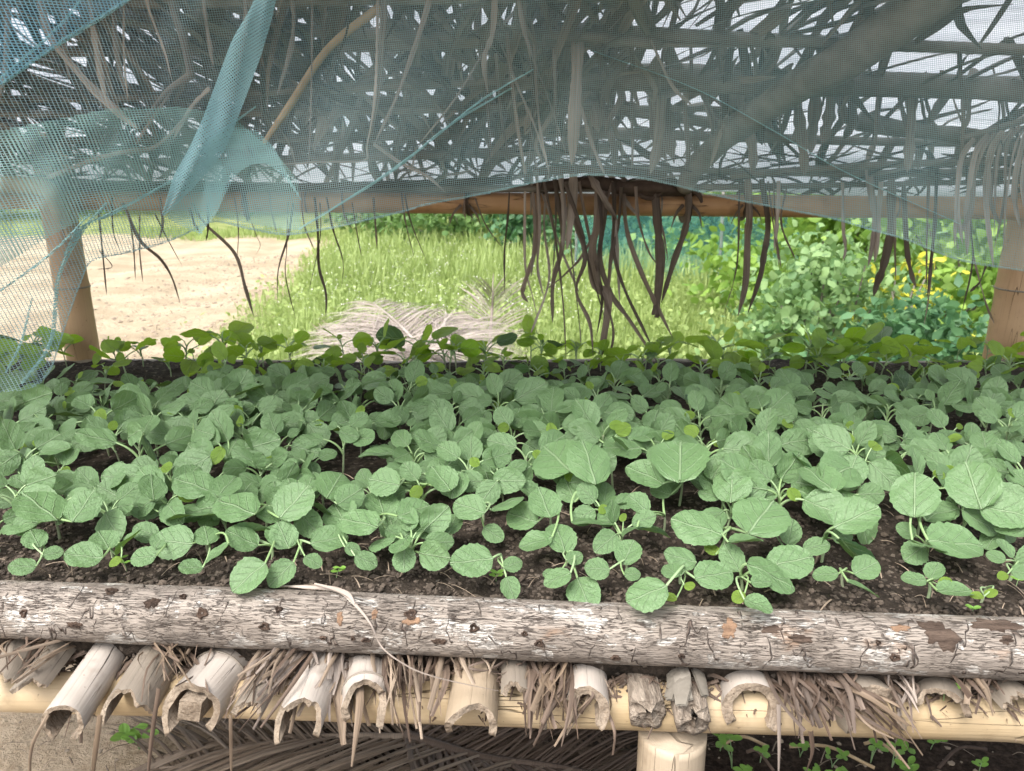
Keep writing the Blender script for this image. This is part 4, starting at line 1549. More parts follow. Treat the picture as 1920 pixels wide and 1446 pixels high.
D, G = 'dry_dark', 'dry_grey'
cluster = empty('palm_frond', at(1090, 325, 2.0), 'drooping dark brown palm frond hanging over the rail in the middle', 'palm frond', 'dry palm fronds of the roof')
mb = MB()
tube(mb, smooth_path([at(1000, 322, 2.0), at(1120, 318, 2.0), at(1250, 328, 2.01)], 16), .010, 8, wob=.15)
mb.build('rachis', M['bark_dark'], cluster)
for i, (pts, wp, m) in enumerate([
        ([(1010, 340), (1006, 455), (984, 530), (980, 552), (991, 568)], 9, D),
        ([(1040, 335), (1055, 450), (1037, 530), (1036, 605)], 10, D),
        ([(1150, 340), (1100, 465), (1060, 515), (1022, 545)], 8, D),
        ([(1062, 340), (1080, 420), (1097, 485), (1080, 545), (1105, 605), (1112, 668)], 12, D),
        ([(1125, 325), (1122, 410), (1111, 465), (1115, 530), (1140, 560), (1131, 640), (1122, 684)], 18, D),
        ([(1118, 330), (1128, 420), (1120, 500), (1128, 560), (1118, 632)], 11, D),
        ([(1140, 335), (1133, 410), (1125, 485), (1145, 550), (1180, 600), (1240, 690)], 11, D),
        ([(1150, 340), (1152, 400), (1150, 470), (1170, 540), (1207, 620), (1220, 646)], 9, D),
        ([(1165, 350), (1160, 415), (1146, 480), (1140, 560)], 8, D),
        ([(1168, 335), (1175, 430), (1200, 505), (1226, 562), (1262, 635)], 10, D),
        ([(1225, 325), (1233, 420), (1238, 495), (1230, 585), (1231, 588)], 17, D),
        ([(1292, 345), (1287, 420), (1262, 495), (1240, 568)], 14, D),
        ([(1192, 350), (1197, 410), (1215, 470), (1232, 498)], 7, D),
        ([(1060, 345), (1090, 430), (1110, 520), (1135, 600)], 8, D),
        ([(1085, 340), (1100, 420), (1122, 520), (1150, 620), (1135, 690)], 7, D),
        ([(1020, 340), (1040, 440), (1055, 560), (1062, 678)], 5, D),
        ([(1215, 340), (1240, 420), (1253, 490)], 5, D),
        ([(1065, 350), (1071, 470), (1085, 600), (1090, 655)], 5, G),
        ([(985, 310), (984, 400), (985, 500), (1000, 560), (1008, 600)], 6, G),
        ([(1005, 305), (1012, 420), (1008, 500), (1020, 560)], 7, G),
        ([(1030, 310), (1020, 420), (1030, 520), (1005, 600), (988, 640)], 5, G),
        ([(1076, 320), (1072, 390), (1063, 468)], 17, G),
        ([(1050, 320), (1058, 400), (1055, 470)], 10, G),
        ([(1040, 325), (1042, 420), (1033, 545)], 6, G),
        ([(1105, 325), (1130, 370), (1156, 412)], 15, G),
        ([(1150, 395), (1156, 450), (1162, 570)], 10, G),
        ([(1000, 320), (1030, 400), (1045, 450), (1078, 530), (1085, 548)], 5, G),
        ([(1140, 320), (1175, 380), (1195, 405)], 12, G),
        ([(995, 325), (1003, 420), (996, 520)], 8, G)]):
    hang(cluster, pts, wp, m, 500 + i)

rightf = empty('palm_frond', at(1700, 310, 1.98), 'drooping palm frond with torn brown tips hanging over the bushes', 'palm frond', 'dry palm fronds of the roof')
mb = MB()
tube(mb, smooth_path([at(1370, 330, 2.0), at(1600, 312, 1.99), at(1900, 300, 1.97)], 16), .009, 8, wob=.15)
mb.build('rachis', M['bark_grey'], rightf)
for i, (pts, wp, m) in enumerate([
        ([(1386, 340), (1384, 470), (1375, 530), (1355, 596)], 4, D),
        ([(1402, 335), (1405, 405), (1402, 440), (1398, 530), (1384, 592)], 13, D),
        ([(1428, 335), (1440, 420), (1432, 480), (1425, 520), (1402, 588)], 11, D),
        ([(1450, 340), (1455, 440), (1465, 505)], 4, D),
        ([(1440, 340), (1450, 420), (1462, 510)], 3, D),
        ([(1460, 340), (1458, 400), (1452, 470)], 9, G),
        ([(1475, 350), (1465, 420), (1493, 490)], 4, D),
        ([(1580, 340), (1581, 430), (1585, 465), (1580, 490)], 10, G),
        ([(1632, 330), (1640, 400), (1637, 450), (1628, 500)], 12, G),
        ([(1652, 340), (1648, 400), (1645, 450), (1640, 492)], 11, G),
        ([(1672, 330), (1668, 440), (1656, 500), (1645, 530), (1638, 556)], 14, D),
        ([(1676, 345), (1677, 430), (1680, 535)], 8, D),
        ([(1694, 340), (1700, 460), (1708, 510), (1718, 540)], 9, D),
        ([(1757, 310), (1752, 420), (1745, 490), (1738, 560)], 10, D),
        ([(1742, 320), (1738, 440), (1736, 555)], 7, D),
        ([(1750, 430), (1745, 520), (1732, 612)], 5, D),
        ([(1812, 310), (1818, 420), (1822, 490), (1803, 588)], 9, D),
        ([(1825, 480), (1845, 560), (1864, 607)], 6, D),
        ([(1848, 500), (1835, 530), (1818, 548)], 7, D),
        ([(1640, 260), (1625, 320), (1640, 420)], 12, G)]):
    hang(rightf, pts, wp, m, 600 + i)

curt = empty('palm_frond', at(1450, 160, 1.78), 'dark palm frond hanging like a curtain from the level grey branch', 'palm frond', 'dry palm fronds of the roof')
mb = MB()
tube(mb, smooth_path([at(1000, 140, 1.76), at(1450, 146, 1.75), at(1960, 152, 1.77)], 16), .009, 8, wob=.15)
mb.build('rachis', M['bark_grey'], curt)
rgc = random.Random(41)
for i in range(36):
    x0 = 1010 + i * 25. + rgc.uniform(-9, 9)
    ln = rgc.uniform(90, 190)
    sl = rgc.uniform(-38, 38)
    hang(curt, [(x0, 138 + rgc.uniform(-20, 10)), (x0 + sl * .3 + rgc.uniform(-7, 7), 140 + ln * .4), (x0 + sl * .7 + rgc.uniform(-9, 9), 140 + ln * .75), (x0 + sl + rgc.uniform(-14, 14), 140 + ln)],
         rgc.choice((6, 9, 13, 20, 26)), 'dry_roof', 900 + i, Y=1.8)

fan = empty('palm_frond', at(1900, 240, 1.8), 'pale grey palm frond fan drooping in front of the right post', 'palm frond', 'dry palm fronds of the roof')
mb = MB()
tube(mb, smooth_path([at(1990, 200, 1.82), at(1900, 232, 1.82), at(1800, 262, 1.83)], 12), .008, 8)
mb.build('rachis', M['bark_grey'], fan)
for i in range(16):
    rg = random.Random(i)
    x0 = 1790 + i * 12 + rg.uniform(-8, 8)
    y0 = 262 - i * 3.2
    hang(fan, [(x0 + 30, y0), (x0 + 6, y0 + 40), (x0 - 8 + rg.uniform(-10, 10), y0 + 130), (x0 + rg.uniform(-25, 20), y0 + rg.uniform(180, 260))], rg.uniform(7, 15), G, 640 + i, Y=1.8)

leftf = empty('palm_frond', at(560, 350, 2.0), 'thin drooping palm frond with sparse leaflets over the dirt track', 'palm frond', 'dry palm fronds of the roof')
mb = MB()
tube(mb, smooth_path([at(150, 350, 2.02), at(500, 352, 2.0), at(960, 338, 2.0)], 16), .009, 8, wob=.15)
mb.build('rachis', M['bark_dark'], leftf)
LEFT = [
    ([(185, 400), (193, 480), (200, 553)], 5), ([(186, 470), (210, 500), (180, 505)], 4),
    ([(230, 380), (262, 450), (300, 485), (322, 520), (338, 570)], 9), ([(360, 380), (385, 420), (440, 475), (460, 540), (476, 594)], 10),
    ([(440, 370), (447, 430), (445, 484)], 5), ([(550, 380), (541, 440), (522, 505), (520, 567)], 6), ([(540, 380), (538, 470), (536, 520), (553, 594)], 5),
    ([(590, 370), (596, 435), (598, 500), (611, 550), (611, 594)], 7), ([(600, 380), (600, 450), (578, 552)], 4), ([(612, 370), (625, 432), (643, 490), (640, 542)], 6),
    ([(700, 370), (704, 420), (707, 467)], 6), ([(752, 350), (759, 410), (776, 484)], 6), ([(756, 350), (770, 415), (801, 494)], 6),
    ([(890, 370), (910, 420), (944, 467)], 5), ([(955, 360), (952, 410), (946, 470), (946, 552)], 5), ([(290, 400), (315, 450), (343, 500)], 4),
    ([(242, 400), (250, 460), (254, 525)], 4), ([(262, 400), (262, 470), (268, 530)], 4), ([(462, 390), (480, 440), (488, 460), (478, 480)], 2),
    ([(660, 380), (670, 440), (678, 482)], 3), ([(355, 390), (365, 420), (376, 438)], 7), ([(390, 380), (390, 430), (386, 452)], 6),
    ([(210, 370), (212, 430), (225, 470)], 6), ([(300, 370), (305, 420), (298, 450)], 8), ([(100, 360), (115, 420), (130, 470)], 6), ([(20, 380), (20, 420), (22, 455)], 4),
    ([(455, 350), (462, 400), (468, 412)], 18), ([(505, 360), (510, 400), (520, 440)], 4), ([(565, 360), (570, 420), (590, 470)], 4), ([(640, 350), (645, 400), (660, 430)], 5)]
for i, (pts, wp) in enumerate(LEFT):
    hang(leftf, pts, wp, D, 700 + i, wf=.75)

# loose leaflets hanging and bent between the roof and the net
behind = empty('palm_frond', at(500, 100, 1.35), 'broken grey palm frond with bent leaflets pressed behind the net', 'palm frond', 'dry palm fronds of the roof')
mb = MB()
tube(mb, smooth_path([at(-60, -130, 1.3), at(400, -120, 1.33), at(980, -110, 1.36)], 16), .010, 8)
mb.build('rachis', M['bark_grey'], behind)
for i, (pts, wp, m) in enumerate([
        ([(70, -120), (85, 45), (150, 140), (215, 205), (258, 242)], 15, G), ([(265, -120), (275, 0), (310, 100), (325, 158)], 8, G),
        ([(310, -120), (320, 0), (345, 75), (357, 135), (352, 145), (310, 175), (262, 236)], 15, G), ([(370, -120), (382, 10), (400, 125)], 10, G),
        ([(393, 165), (360, 200), (324, 262)], 7, G), ([(90, 332), (180, 298), (240, 284), (285, 278), (326, 245), (370, 190)], 8, G),
        ([(255, 270), (280, 230), (330, 160)], 6, G),
        ([(722, -100), (720, 20), (710, 150), (693, 268)], 18, G), ([(710, -110), (705, 160), (690, 270), (682, 302), (600, 304), (500, 310)], 8, G),
        ([(820, -110), (805, 0), (750, 165), (702, 270)], 10, G), ([(700, 270), (750, 305), (800, 330), (836, 362)], 6, G),
        ([(930, -110), (925, 50), (908, 110), (915, 175)], 10, G), ([(585, -110), (585, 50), (583, 200), (578, 330)], 5, G),
        ([(905, 100), (850, 190), (782, 275)], 5, 'dry_roof'), ([(220, -110), (215, 60), (235, 180)], 10, 'dry_roof'), ([(130, -110), (120, 60), (130, 150)], 9, G),
        ([(160, -110), (175, 60), (200, 200)], 12, 'dry_roof'), ([(235, -110), (232, 90), (240, 190)], 8, 'dry_roof'), ([(540, -100), (550, 60), (520, 180)], 9, 'dry_roof'),
        ([(20, -100), (10, 120), (-5, 200)], 9, G), ([(450, -110), (460, 40), (440, 160)], 8, 'dry_roof'), ([(960, -110), (980, 40), (1000, 110)], 10, G),
        ([(780, 275), (776, 300), (768, 330)], 5, G), ([(640, -100), (650, 60), (560, 230)], 7, 'dry_roof')]):
    hang(behind, pts, wp, m, 800 + i, Y=1.34)
# broad folded leaflet and thin ones over the centre, in front of the gappy roof
centre = empty('palm_frond', at(1080, 60, 1.5), 'grey palm frond with one broad folded leaflet hanging at centre', 'palm frond', 'dry palm fronds of the roof')
mb = MB()
tube(mb, smooth_path([at(900, 60, 1.52), at(1080, 66, 1.5), at(1240, 84, 1.52)], 12), .010, 8)
mb.build('rachis', M['bark_grey'], centre)
for i, (pts, wp, m) in enumerate([
        ([(1083, 72), (1082, 120), (1078, 200), (1072, 310)], 27, G), ([(965, 20), (1000, 110), (1040, 220), (1070, 320)], 5, G),
        ([(980, 20), (1000, 170), (990, 320)], 7, 'dry_roof'), ([(1030, 10), (1050, 60), (1072, 70)], 6, G), ([(1000, 60), (1010, 220), (1030, 330)], 6, G),
        ([(1220, 75), (1260, 160), (1300, 200)], 6, 'dry_roof'), ([(1040, 90), (1042, 200), (1050, 320)], 8, 'dry_roof'), ([(930, 60), (985, 200), (1010, 330)], 5, G),
        ([(950, 60), (965, 200), (985, 330)], 9, 'dry_roof'), ([(1090, 200), (1110, 270), (1135, 330)], 8, G), ([(960, 140), (1000, 230), (1030, 320)], 4, G),
        ([(930, 100), (940, 220), (965, 340)], 7, 'dry_roof'), ([(905, 80), (915, 200), (920, 330)], 8, 'dry_roof')]):
    hang(centre, pts, wp, m, 850 + i, Y=1.5)


# ------------------------------------------------------------------ nets
def net_base(px):
    return np.interp(px, [-200, 0, 150, 300, 600, 1000, 1400, 2100], [.84, .88, .95, 1.02, 1.08, 1.14, 1.18, 1.2])


def netY(px, py):
    b = np.interp(px, [-200, 0, 150, 300, 600, 1000, 1400, 2100], [.84, .88, .95, 1.02, 1.08, 1.14, 1.18, 1.2])
    d = .014 * math.sin(px * .011 + py * .009) + .005 * math.sin(px * .024 - py * .015 + 1)
    d += .020 * mnoise.noise(Vector((px * .005, py * .004, 2))) + .006 * mnoise.noise(Vector((px * .014 + py * .010, py * .004, 5)))
    lowl = max(0, min(1, (330 - px) / 300)) * max(0, min(1, (py - 380) / 250))
    d += lowl * .012 * math.sin(px * .045 + py * .012)
    return b + d


def net_sheet(name, top, bot, mat, off=0., nu=150, nv=90, cell=.0027, parent=None, warp=1.6):
    """net between two edges given as pixel polylines on the net's own hanging surface"""
    mb = MB()
    us = np.linspace(0, 1, nu)
    tx, ty = [np.interp(us, np.linspace(0, 1, len(top)), [p[i] for p in top]) for i in (0, 1)]
    bt = smooth_path([(p[0], p[1], 0) for p in bot], nu)
    G_ = np.zeros((nv, nu, 3))
    G0 = np.zeros((nv, nu, 3))
    for i in range(nu):
        for j in range(nv):
            t = j / (nv - 1)
            px = tx[i] * (1 - t) + bt[i][0] * t
            py = ty[i] * (1 - t) + bt[i][1] * t
            G_[j, i] = at(px, py, netY(px, py) + off)
            G0[j, i] = at(px, py, net_base(px) + off)
    # threads follow the cloth: running length along each direction, slightly slanted
    du = np.linalg.norm(np.diff(G_[nv // 2], axis=0), axis=1)
    U = np.concatenate([[0], np.cumsum(du)]) / cell
    uv = np.zeros((nv, nu, 2))
    for j in range(nv):
        for i in range(nu):
            p = G0[j, i]
            uv[j, i] = ((p[0] + .10 * p[2]) / cell + warp * mnoise.noise(Vector((p[0] * 3, p[2] * 3, 1))),
                        (p[2] - .12 * p[0]) / cell + warp * mnoise.noise(Vector((p[0] * 3, p[2] * 3, 4))))
    f = []
    for j in range(nv - 1):
        for i in range(nu - 1):
            a = j * nu + i
            f.append((a, a + 1, a + nu + 1, a + nu))
    mb.add(G_.reshape(-1, 3), f, uv.reshape(-1, 2))
    return mb.build(name, M[mat], parent)


HEM = [(-130, 745), (-60, 742), (0, 736), (60, 728), (92, 700), (112, 645), (130, 590), (150, 535), (172, 492), (230, 478), (300, 460), (350, 440), (400, 418),
       (470, 432), (540, 442), (620, 430), (700, 412), (760, 398), (800, 386), (900, 367), (1000, 345), (1090, 331), (1180, 334), (1250, 346), (1330, 366),
       (1400, 381), (1500, 400), (1560, 412), (1640, 435), (1700, 452), (1800, 490), (1920, 510), (2050, 530)]
TOPX = [(p[0], -430) for p in HEM]
net = empty('insect_net', at(960, -430, 1.1), 'blue green insect net hanging across the front of the roof', 'net')
net_sheet('net_sheet', TOPX, HEM, 'net', 0, 300, 110, parent=net)


def strip(pl, wpx, mat, name, off=-.006, n=60, prof=None, cell=.0027, thick=.0035):
    """folded strip of net on the hanging surface: a flattened tube, so it has two layers"""
    mb = MB()
    C = smooth_path([(p[0], p[1], 0) for p in pl], n)
    W = np.interp(np.linspace(0, 1, n), np.linspace(0, 1, len(wpx)), wpx)
    T = np.gradient(C, axis=0)
    v, uv, f = [], [], []
    m = 9
    for i in range(n):
        nx_, ny_ = -T[i][1], T[i][0]
        ln = math.hypot(nx_, ny_) or 1
        for lay in (0, 1):
            for k in range(m):
                q = -1 + 2 * k / (m - 1)
                px, py = C[i][0] + nx_ / ln * q * W[i] / 2, C[i][1] + ny_ / ln * q * W[i] / 2
                p = at(px, py, netY(px, py) + off - (thick * (1 - q * q) + .002 * math.sin(i * .3 + q * 4)) * (1 if lay else -.2))
                v.append(p)
                uv.append(((p[0] * .8 + p[2] * .5) / cell + lay * .37, (p[2] * .8 - p[0] * .5) / cell + lay * .41))
    s = 2 * m
    for i in range(n - 1):
        for lay in (0, 1):
            for k in range(m - 1):
                a = i * s + lay * m + k
                f.append((a, a + 1, a + s + 1, a + s))
    mb.add(v, f, uv)
    return mb.build(name, M[mat], net)


strip([(530, -160), (497, 0), (462, 90), (425, 190), (392, 270), (345, 340), (306, 404)], [60, 40, 62, 62, 62, 44, 6], 'net_fold', 'flap')
net_sheet('flap', [(392, 262), (430, 237), (482, 245), (515, 278), (536, 322), (566, 376)], [(372, 442), (404, 402), (424, 360), (450, 322), (492, 306), (530, 330), (566, 378)], 'net_hem', -.014, 60, 40, cell=.0028, parent=net)
net_sheet('flap', [(388, 272), (412, 300), (430, 335)], [(312, 408), (345, 426), (378, 440)], 'net_hem', -.010, 40, 40, cell=.0028, parent=net)
for pl, wp in [([(960, 165), (850, 230), (750, 310), (650, 375), (560, 430)], 5), ([(1000, 130), (900, 190), (800, 270), (690, 350)], 4),
               ([(-20, 175), (90, 95), (170, 45), (270, -20)], 10), ([(-20, 165), (100, 60), (160, -10)], 6), ([(200, 380), (150, 440), (110, 520), (95, 640), (40, 720)], 8),
               ([(330, 335), (220, 395), (150, 430), (120, 480)], 7), ([(1110, 95), (1300, 165), (1450, 245), (1580, 320), (1800, 420)], 2),
               ([(-20, 560), (90, 480), (170, 400)], 5), ([(480, 200), (400, 260), (340, 330)], 5), ([(60, 560), (40, 640), (10, 700)], 5)]:
    strip(pl, [wp * .6, wp, wp, wp * .7], 'net_hem', 'crease', off=-.004, thick=.0015)
# doubled hem along the lower edge
strip([(p[0], p[1] - 3) for p in HEM[3:]], [3.5], 'net', 'hem', off=-.003, n=260, thick=.001)

green = net_sheet('insect_net', [(-130, 275), (0, 245), (100, 225), (200, 205), (330, 200), (430, 215), (520, 290), (560, 340)],
                  [(-130, 560), (0, 500), (100, 440), (190, 400), (300, 392), (400, 405), (500, 425), (565, 432)], 'net_green', .03, 110, 50)
tag(green, 'greener second net layer bunched behind the main net, near left post', 'net')
bl = net_sheet('insect_net', [(-130, -430), (100, -430), (300, -430), (560, -430)], [(-130, 250), (0, 160), (130, 70), (250, -5), (350, -70), (560, -240)], 'net_blue', -.02, 70, 60, cell=.0026)
tag(bl, 'bright blue net piece folded over the upper left corner', 'net')
# ------------------------------------------------------------------ ground
mb = MB()
gx = np.concatenate([np.linspace(-120, -9, 22)[:-1], np.linspace(-9, 9, 190), np.linspace(9, 120, 22)[1:]])
gy = np.concatenate([np.linspace(-30, -1, 8)[:-1], np.linspace(-1, 17, 190), np.linspace(17, 160, 26)[1:]])
X, Yg = np.meshgrid(gx, gy)


def ground_z(x, y):
    z = .05 * mnoise.noise(Vector((x * .45, y * .45, 0))) + .022 * mnoise.noise(Vector((x * 1.7, y * 1.7, 4)))
    e = x + y * .11 + 1.62
    if e < .3 and y > 2.6:                       # wheel ruts in the track
        z -= .045 * math.exp(-((e + 1.0) / .28) ** 2) + .045 * math.exp(-((e + 2.6) / .3) ** 2)
        z += .012 * mnoise.noise(Vector((x * 5, y * 2.5, 8)))
    k = min(1, max(0, (y - 2.2) / 1.2))
    return z * k + (.012 * mnoise.noise(Vector((x * 9, y * 9, 1)))) * (1 - k)


v = np.stack([X, Yg, np.zeros_like(X)], -1).reshape(-1, 3)
for q in v:
    if abs(q[0]) < 14 and -1 < q[1] < 20:
        q[2] = ground_z(q[0], q[1])
nxg, nyg = len(gx), len(gy)
ii = (np.arange(nyg - 1)[:, None] * nxg + np.arange(nxg - 1)[None]).ravel()
mb.add(v, np.stack([ii, ii + 1, ii + nxg + 1, ii + nxg], -1))
tag(mb.build('ground', M['ground']), kind='structure', label='pale bare dirt track and grassy ground around the seedbed')


def scatter_leaves(mb, C, size, rg, up=.5, aspect=.62, mi=0, droop=.15, axis=None):
    """folded leaf faces at points C (n,3); uv.x carries one random number per leaf"""
    n = len(C)
    nrm = rg.normal(0, 1, (n, 3)) * (1 - up) + np.array((0, 0, 1.)) * up
    nrm /= np.linalg.norm(nrm, axis=1)[:, None]
    ax = rg.normal(0, 1, (n, 3)) if axis is None else axis + rg.normal(0, .35, (n, 3))
    ax -= nrm * np.sum(ax * nrm, 1)[:, None]
    ax /= np.linalg.norm(ax, axis=1)[:, None]
    sd = np.cross(nrm, ax)
    s = (size * rg.uniform(.55, 1.25, n))[:, None]
    w_ = s * aspect * .5
    V = np.stack([C, C + ax * s * .35 + sd * w_ - nrm * s * .06, C + ax * s * .75 + sd * w_ * .7 - nrm * s * .1, C + ax * s - nrm * s * droop,
                  C + ax * s * .75 - sd * w_ * .7 - nrm * s * .1, C + ax * s * .35 - sd * w_ - nrm * s * .06, C + ax * s * .5], 1)
    base = (np.arange(n) * 7)[:, None]
    F1 = base + np.array([[0, 1, 2, 6]])
    F2 = base + np.array([[6, 2, 3, 4]])
    F3 = base + np.array([[0, 6, 4, 5]])
    u = rg.uniform(0, 1, n)
    uv = np.repeat(np.stack([u, u * 0], -1)[:, None], 7, 1)
    mb.add(V.reshape(-1, 3), np.concatenate([F1, F2, F3]), uv.reshape(-1, 2), mi)


# pebbles, clods and dry bits on the track and under the bed
mb = MB()
rgl = random.Random(91)
for k in range(5200):
    if k < 3600:
        y = rgl.uniform(3.2, 12)
        x = -(1.3 + y * .11) - abs(rgl.gauss(0, 1.6))
        r_ = rgl.choice((.006, .008, .011, .016, .026)) * rgl.uniform(.6, 1.2)
    else:
        y = rgl.uniform(1.3, 2.4)
        x = rgl.uniform(-1.5, 1.5)
        r_ = rgl.choice((.002, .003, .005, .007)) * rgl.uniform(.6, 1.3)
    z = ground_z(x, y)
    if k % 5:
        mb.add(ico * r_ * np.random.default_rng(k).uniform(.5, 1.3, (12, 1)) * (1, 1, .6) + (x, y, z), icf, mi=0)
    else:
        a_ = nz((rgl.uniform(-1, 1), rgl.uniform(-1, 1), .05))
        l_ = rgl.uniform(.04, .16) if k < 3600 else rgl.uniform(.02, .09)
        p_ = np.array((x, y, z + .006))
        wd = rgl.uniform(.003, .012) if k < 3600 else rgl.uniform(.002, .005)
        ribbon(mb, [p_, p_ + a_ * l_ * .5 + UP * .01, p_ + a_ * l_], [wd, wd, wd * .4], UP, fold=.2, n=4, mi=1)
tag(mb.build('ground_litter', [M['clod_pale'], M['dry_tan']], smooth=False), 'small clods, pebbles and dry leaf bits strewn on bare ground', 'litter', kind='stuff')


# meadow: blades and small broad leaves
def meadow():
    rg = np.random.default_rng(5)
    mb = MB()
    n = 90000
    yy = 2.9 + 13.5 * rg.uniform(0, 1, n) ** 1.3
    xx = rg.uniform(-.62, 1.0, n) * (yy * .8) + .2
    e = xx + yy * .11 + 1.62
    wob = np.array([mnoise.noise(Vector((a * .9, b * .9, 0))) for a, b in zip(xx, yy)])
    dens = np.array([mnoise.noise(Vector((a * 1.6, b * 1.6, 5))) for a, b in zip(xx, yy)])
    keep = (e + wob * .55 > rg.uniform(-.25, .35, n)) & (dens > -.45 + rg.uniform(-.2, .2, n))
    keep |= (yy > 14.5)
    xx, yy, dens = xx[keep], yy[keep], dens[keep]
    n = len(xx)
    zz = np.array([ground_z(a, b) for a, b in zip(xx, yy)])
    h = rg.uniform(.07, .30, n) * (1 + .6 * np.maximum(0, dens)) * np.clip((xx + yy * .11 + 1.9) / .9, .35, 1) * np.where(yy > 8, 1.35, 1.)
    az = rg.uniform(0, 6.283, n)
    d = np.stack([np.cos(az), np.sin(az), az * 0], -1)
    s = np.stack([-np.sin(az), np.cos(az), az * 0], -1)
    inp = ((xx + .62) / .8) ** 2 + ((yy - 5.9) / 1.0) ** 2 < 1
    h[inp] *= .3
    w_ = rg.uniform(.003, .009, n) * np.where(yy > 8, 1.7, 1.)
    P = np.stack([xx, yy, zz], -1)
    b1 = rg.uniform(.05, .35, n)
    V = []
    for t, k in ((0, 1.), (.45, .9), (.8, .55), (1., .08)):
        c = P + d * (b1 * h * t * t * 1.3)[:, None] + np.array((0, 0, 1.)) * (h * t * (1 - .25 * t * b1 * 2))[:, None]
        V += [c - s * (w_ * k)[:, None], c + s * (w_ * k)[:, None]]
    V = np.stack(V, 1)
    base = (np.arange(n) * 8)[:, None]
    Fs = np.concatenate([base + np.array([[a, a + 1, a + 3, a + 2]]) for a in (0, 2, 4)])
    u = np.clip(rg.uniform(0, 1, n) * .7 + .25 * (dens + .5), 0, 1)
    mb.add(V.reshape(-1, 3), Fs, np.repeat(np.stack([u, u], -1)[:, None], 8, 1).reshape(-1, 2))
    # broad-leaved weeds among the grass
    n2 = 30000
    yy = 3.2 + 11 * rg.uniform(0, 1, n2) ** 1.3
    xx = rg.uniform(-.6, .75, n2) * (yy * .8) + .2
    e = xx + yy * .11 + 1.62
    k = e > rg.uniform(-.3, .5, n2)
    xx, yy = xx[k], yy[k]
    C = np.stack([xx, yy, np.array([ground_z(a, b) for a, b in zip(xx, yy)]) + rg.uniform(.02, .24, len(xx))], -1)
    scatter_leaves(mb, C, .05, rg, up=.45)
    return mb.build('grass', M['grass'])


tag(meadow(), 'rough green grass and weeds behind the bed', 'grass', kind='stuff')
# white flowering weeds: heads too many and too fine to count
rg_ = np.random.default_rng(17)
mb = MB()
n = 2600
yy = 5.5 + 6 * rg_.uniform(0, 1, n)
xx = rg_.uniform(-.30, .12, n) * yy * .9 + rg_.normal(0, .3, n)
k = xx + yy * .11 + 1.62 > .2
xx, yy = xx[k], yy[k]
C = np.stack([xx, yy, np.array([ground_z(a, b) for a, b in zip(xx, yy)]) + rg_.uniform(.12, .36, len(xx))], -1)
scatter_leaves(mb, C, .011, rg_, up=.5, aspect=.9)
tag(mb.build('wildflowers', M['flower']), 'tiny whitish wildflower heads scattered in the meadow', 'flowers', kind='stuff')


# ------------------------------------------------------------------ fallen palm fronds
def ground_frond(pts, n, ln, wd, mat, label, seed, lift=.05, stiff=.5, up=.35, r=.014, both=True, group=None):
    rg = random.Random(seed)
    P = smooth_path(pts, 40)
    rt = empty('palm_frond', P[0], label, 'palm frond', group)
    m1, m2 = MB(), MB()
    tube(m1, P, np.linspace(r, r * .3, 40), 8, wob=.1)
    T = np.gradient(P, axis=0)
    for s in (1, -1):
        for k in range(n):
            t = (k + rg.random() * .8) / n
            i = min(39, int(t * 39.99))
            ax = nz(T[i])
            side = nz(np.cross(ax, UP)) * s
            l = ln * rg.uniform(.75, 1.1) * (.55 + .9 * math.sin(math.pi * min(1, .15 + t * .85))) * .75
            dr = nz(side * 1.0 + ax * (stiff + .6 * t + rg.uniform(-.2, .2)) + UP * (up + rg.uniform(-.2, .25)))
            w_ = wd * rg.uniform(.6, 1.1)
            B = P[i]
            pts_ = [B, B + dr * l * .4, B + dr * l * .75 - UP * l * .10 + ax * l * .06, B + dr * l - UP * l * .28 + ax * l * .18]
            pts_ = [np.array((q[0], q[1], max(q[2], ground_z(q[0], q[1]) + .012 * rg.random() + .003))) for q in pts_]
            ribbon(m2, pts_, [w_ * .7, w_, w_ * .7, w_ * .1], nz(UP + side * .3), fold=rg.uniform(.15, .4), twist=rg.uniform(-.7, .7), n=8)
    m1.build('rachis', M[mat], rt)
    m2.build('leaflets', M[mat], rt)
    return rt


def gp(px, py, z):
    return at_z(px, py, z)


GF = 'dead palm fronds lying on the grass'
ground_frond([gp(860, 745, .05), gp(800, 665, .28), gp(745, 605, .38), gp(700, 568, .36)], 130, .62, .010, 'dry_pale', 'pale dead frond with arching leaflets, largest on the grass heap', 1, group=GF, up=.05, r=.016)
ground_frond([gp(660, 740, .05), gp(710, 670, .26), gp(770, 625, .34), gp(840, 590, .34)], 110, .6, .009, 'dry_pale', 'pale dead frond crossing under the largest heap frond', 2, group=GF, up=.05, r=.016)
ground_frond([gp(915, 720, .08), gp(918, 650, .2), gp(922, 590, .36), gp(925, 548, .52)], 70, .42, .009, 'dry_pale', 'narrow pale frond pointing straight up the grass', 3, group=GF, up=.15, r=.018)
ground_frond([gp(960, 735, .05), gp(880, 680, .18), gp(800, 650, .24), gp(700, 640, .22)], 110, .55, .009, 'dry_pale', 'grey white frond lying low at right of the heap', 4, group=GF, up=.05)
ground_frond([gp(600, 690, .05), gp(640, 640, .16), gp(690, 620, .2), gp(740, 600, .2)], 80, .5, .008, 'dry_tan', 'small tan frond at the left end of the heap', 5, group=GF, up=.05)
ground_frond([gp(690, 735, .05), gp(760, 680, .26), gp(840, 640, .36), gp(890, 600, .34)], 110, .55, .009, 'dry_pale', 'pale frond arching over the right side of the heap', 6, group=GF, up=.08)
ground_frond([gp(820, 740, .05), gp(730, 690, .24), gp(670, 640, .28), gp(640, 610, .22)], 100, .5, .009, 'dry_pale', 'pale frond drooping over the left side of the heap', 7, group=GF, up=.08)
GU = 'dead palm fronds under the bed'
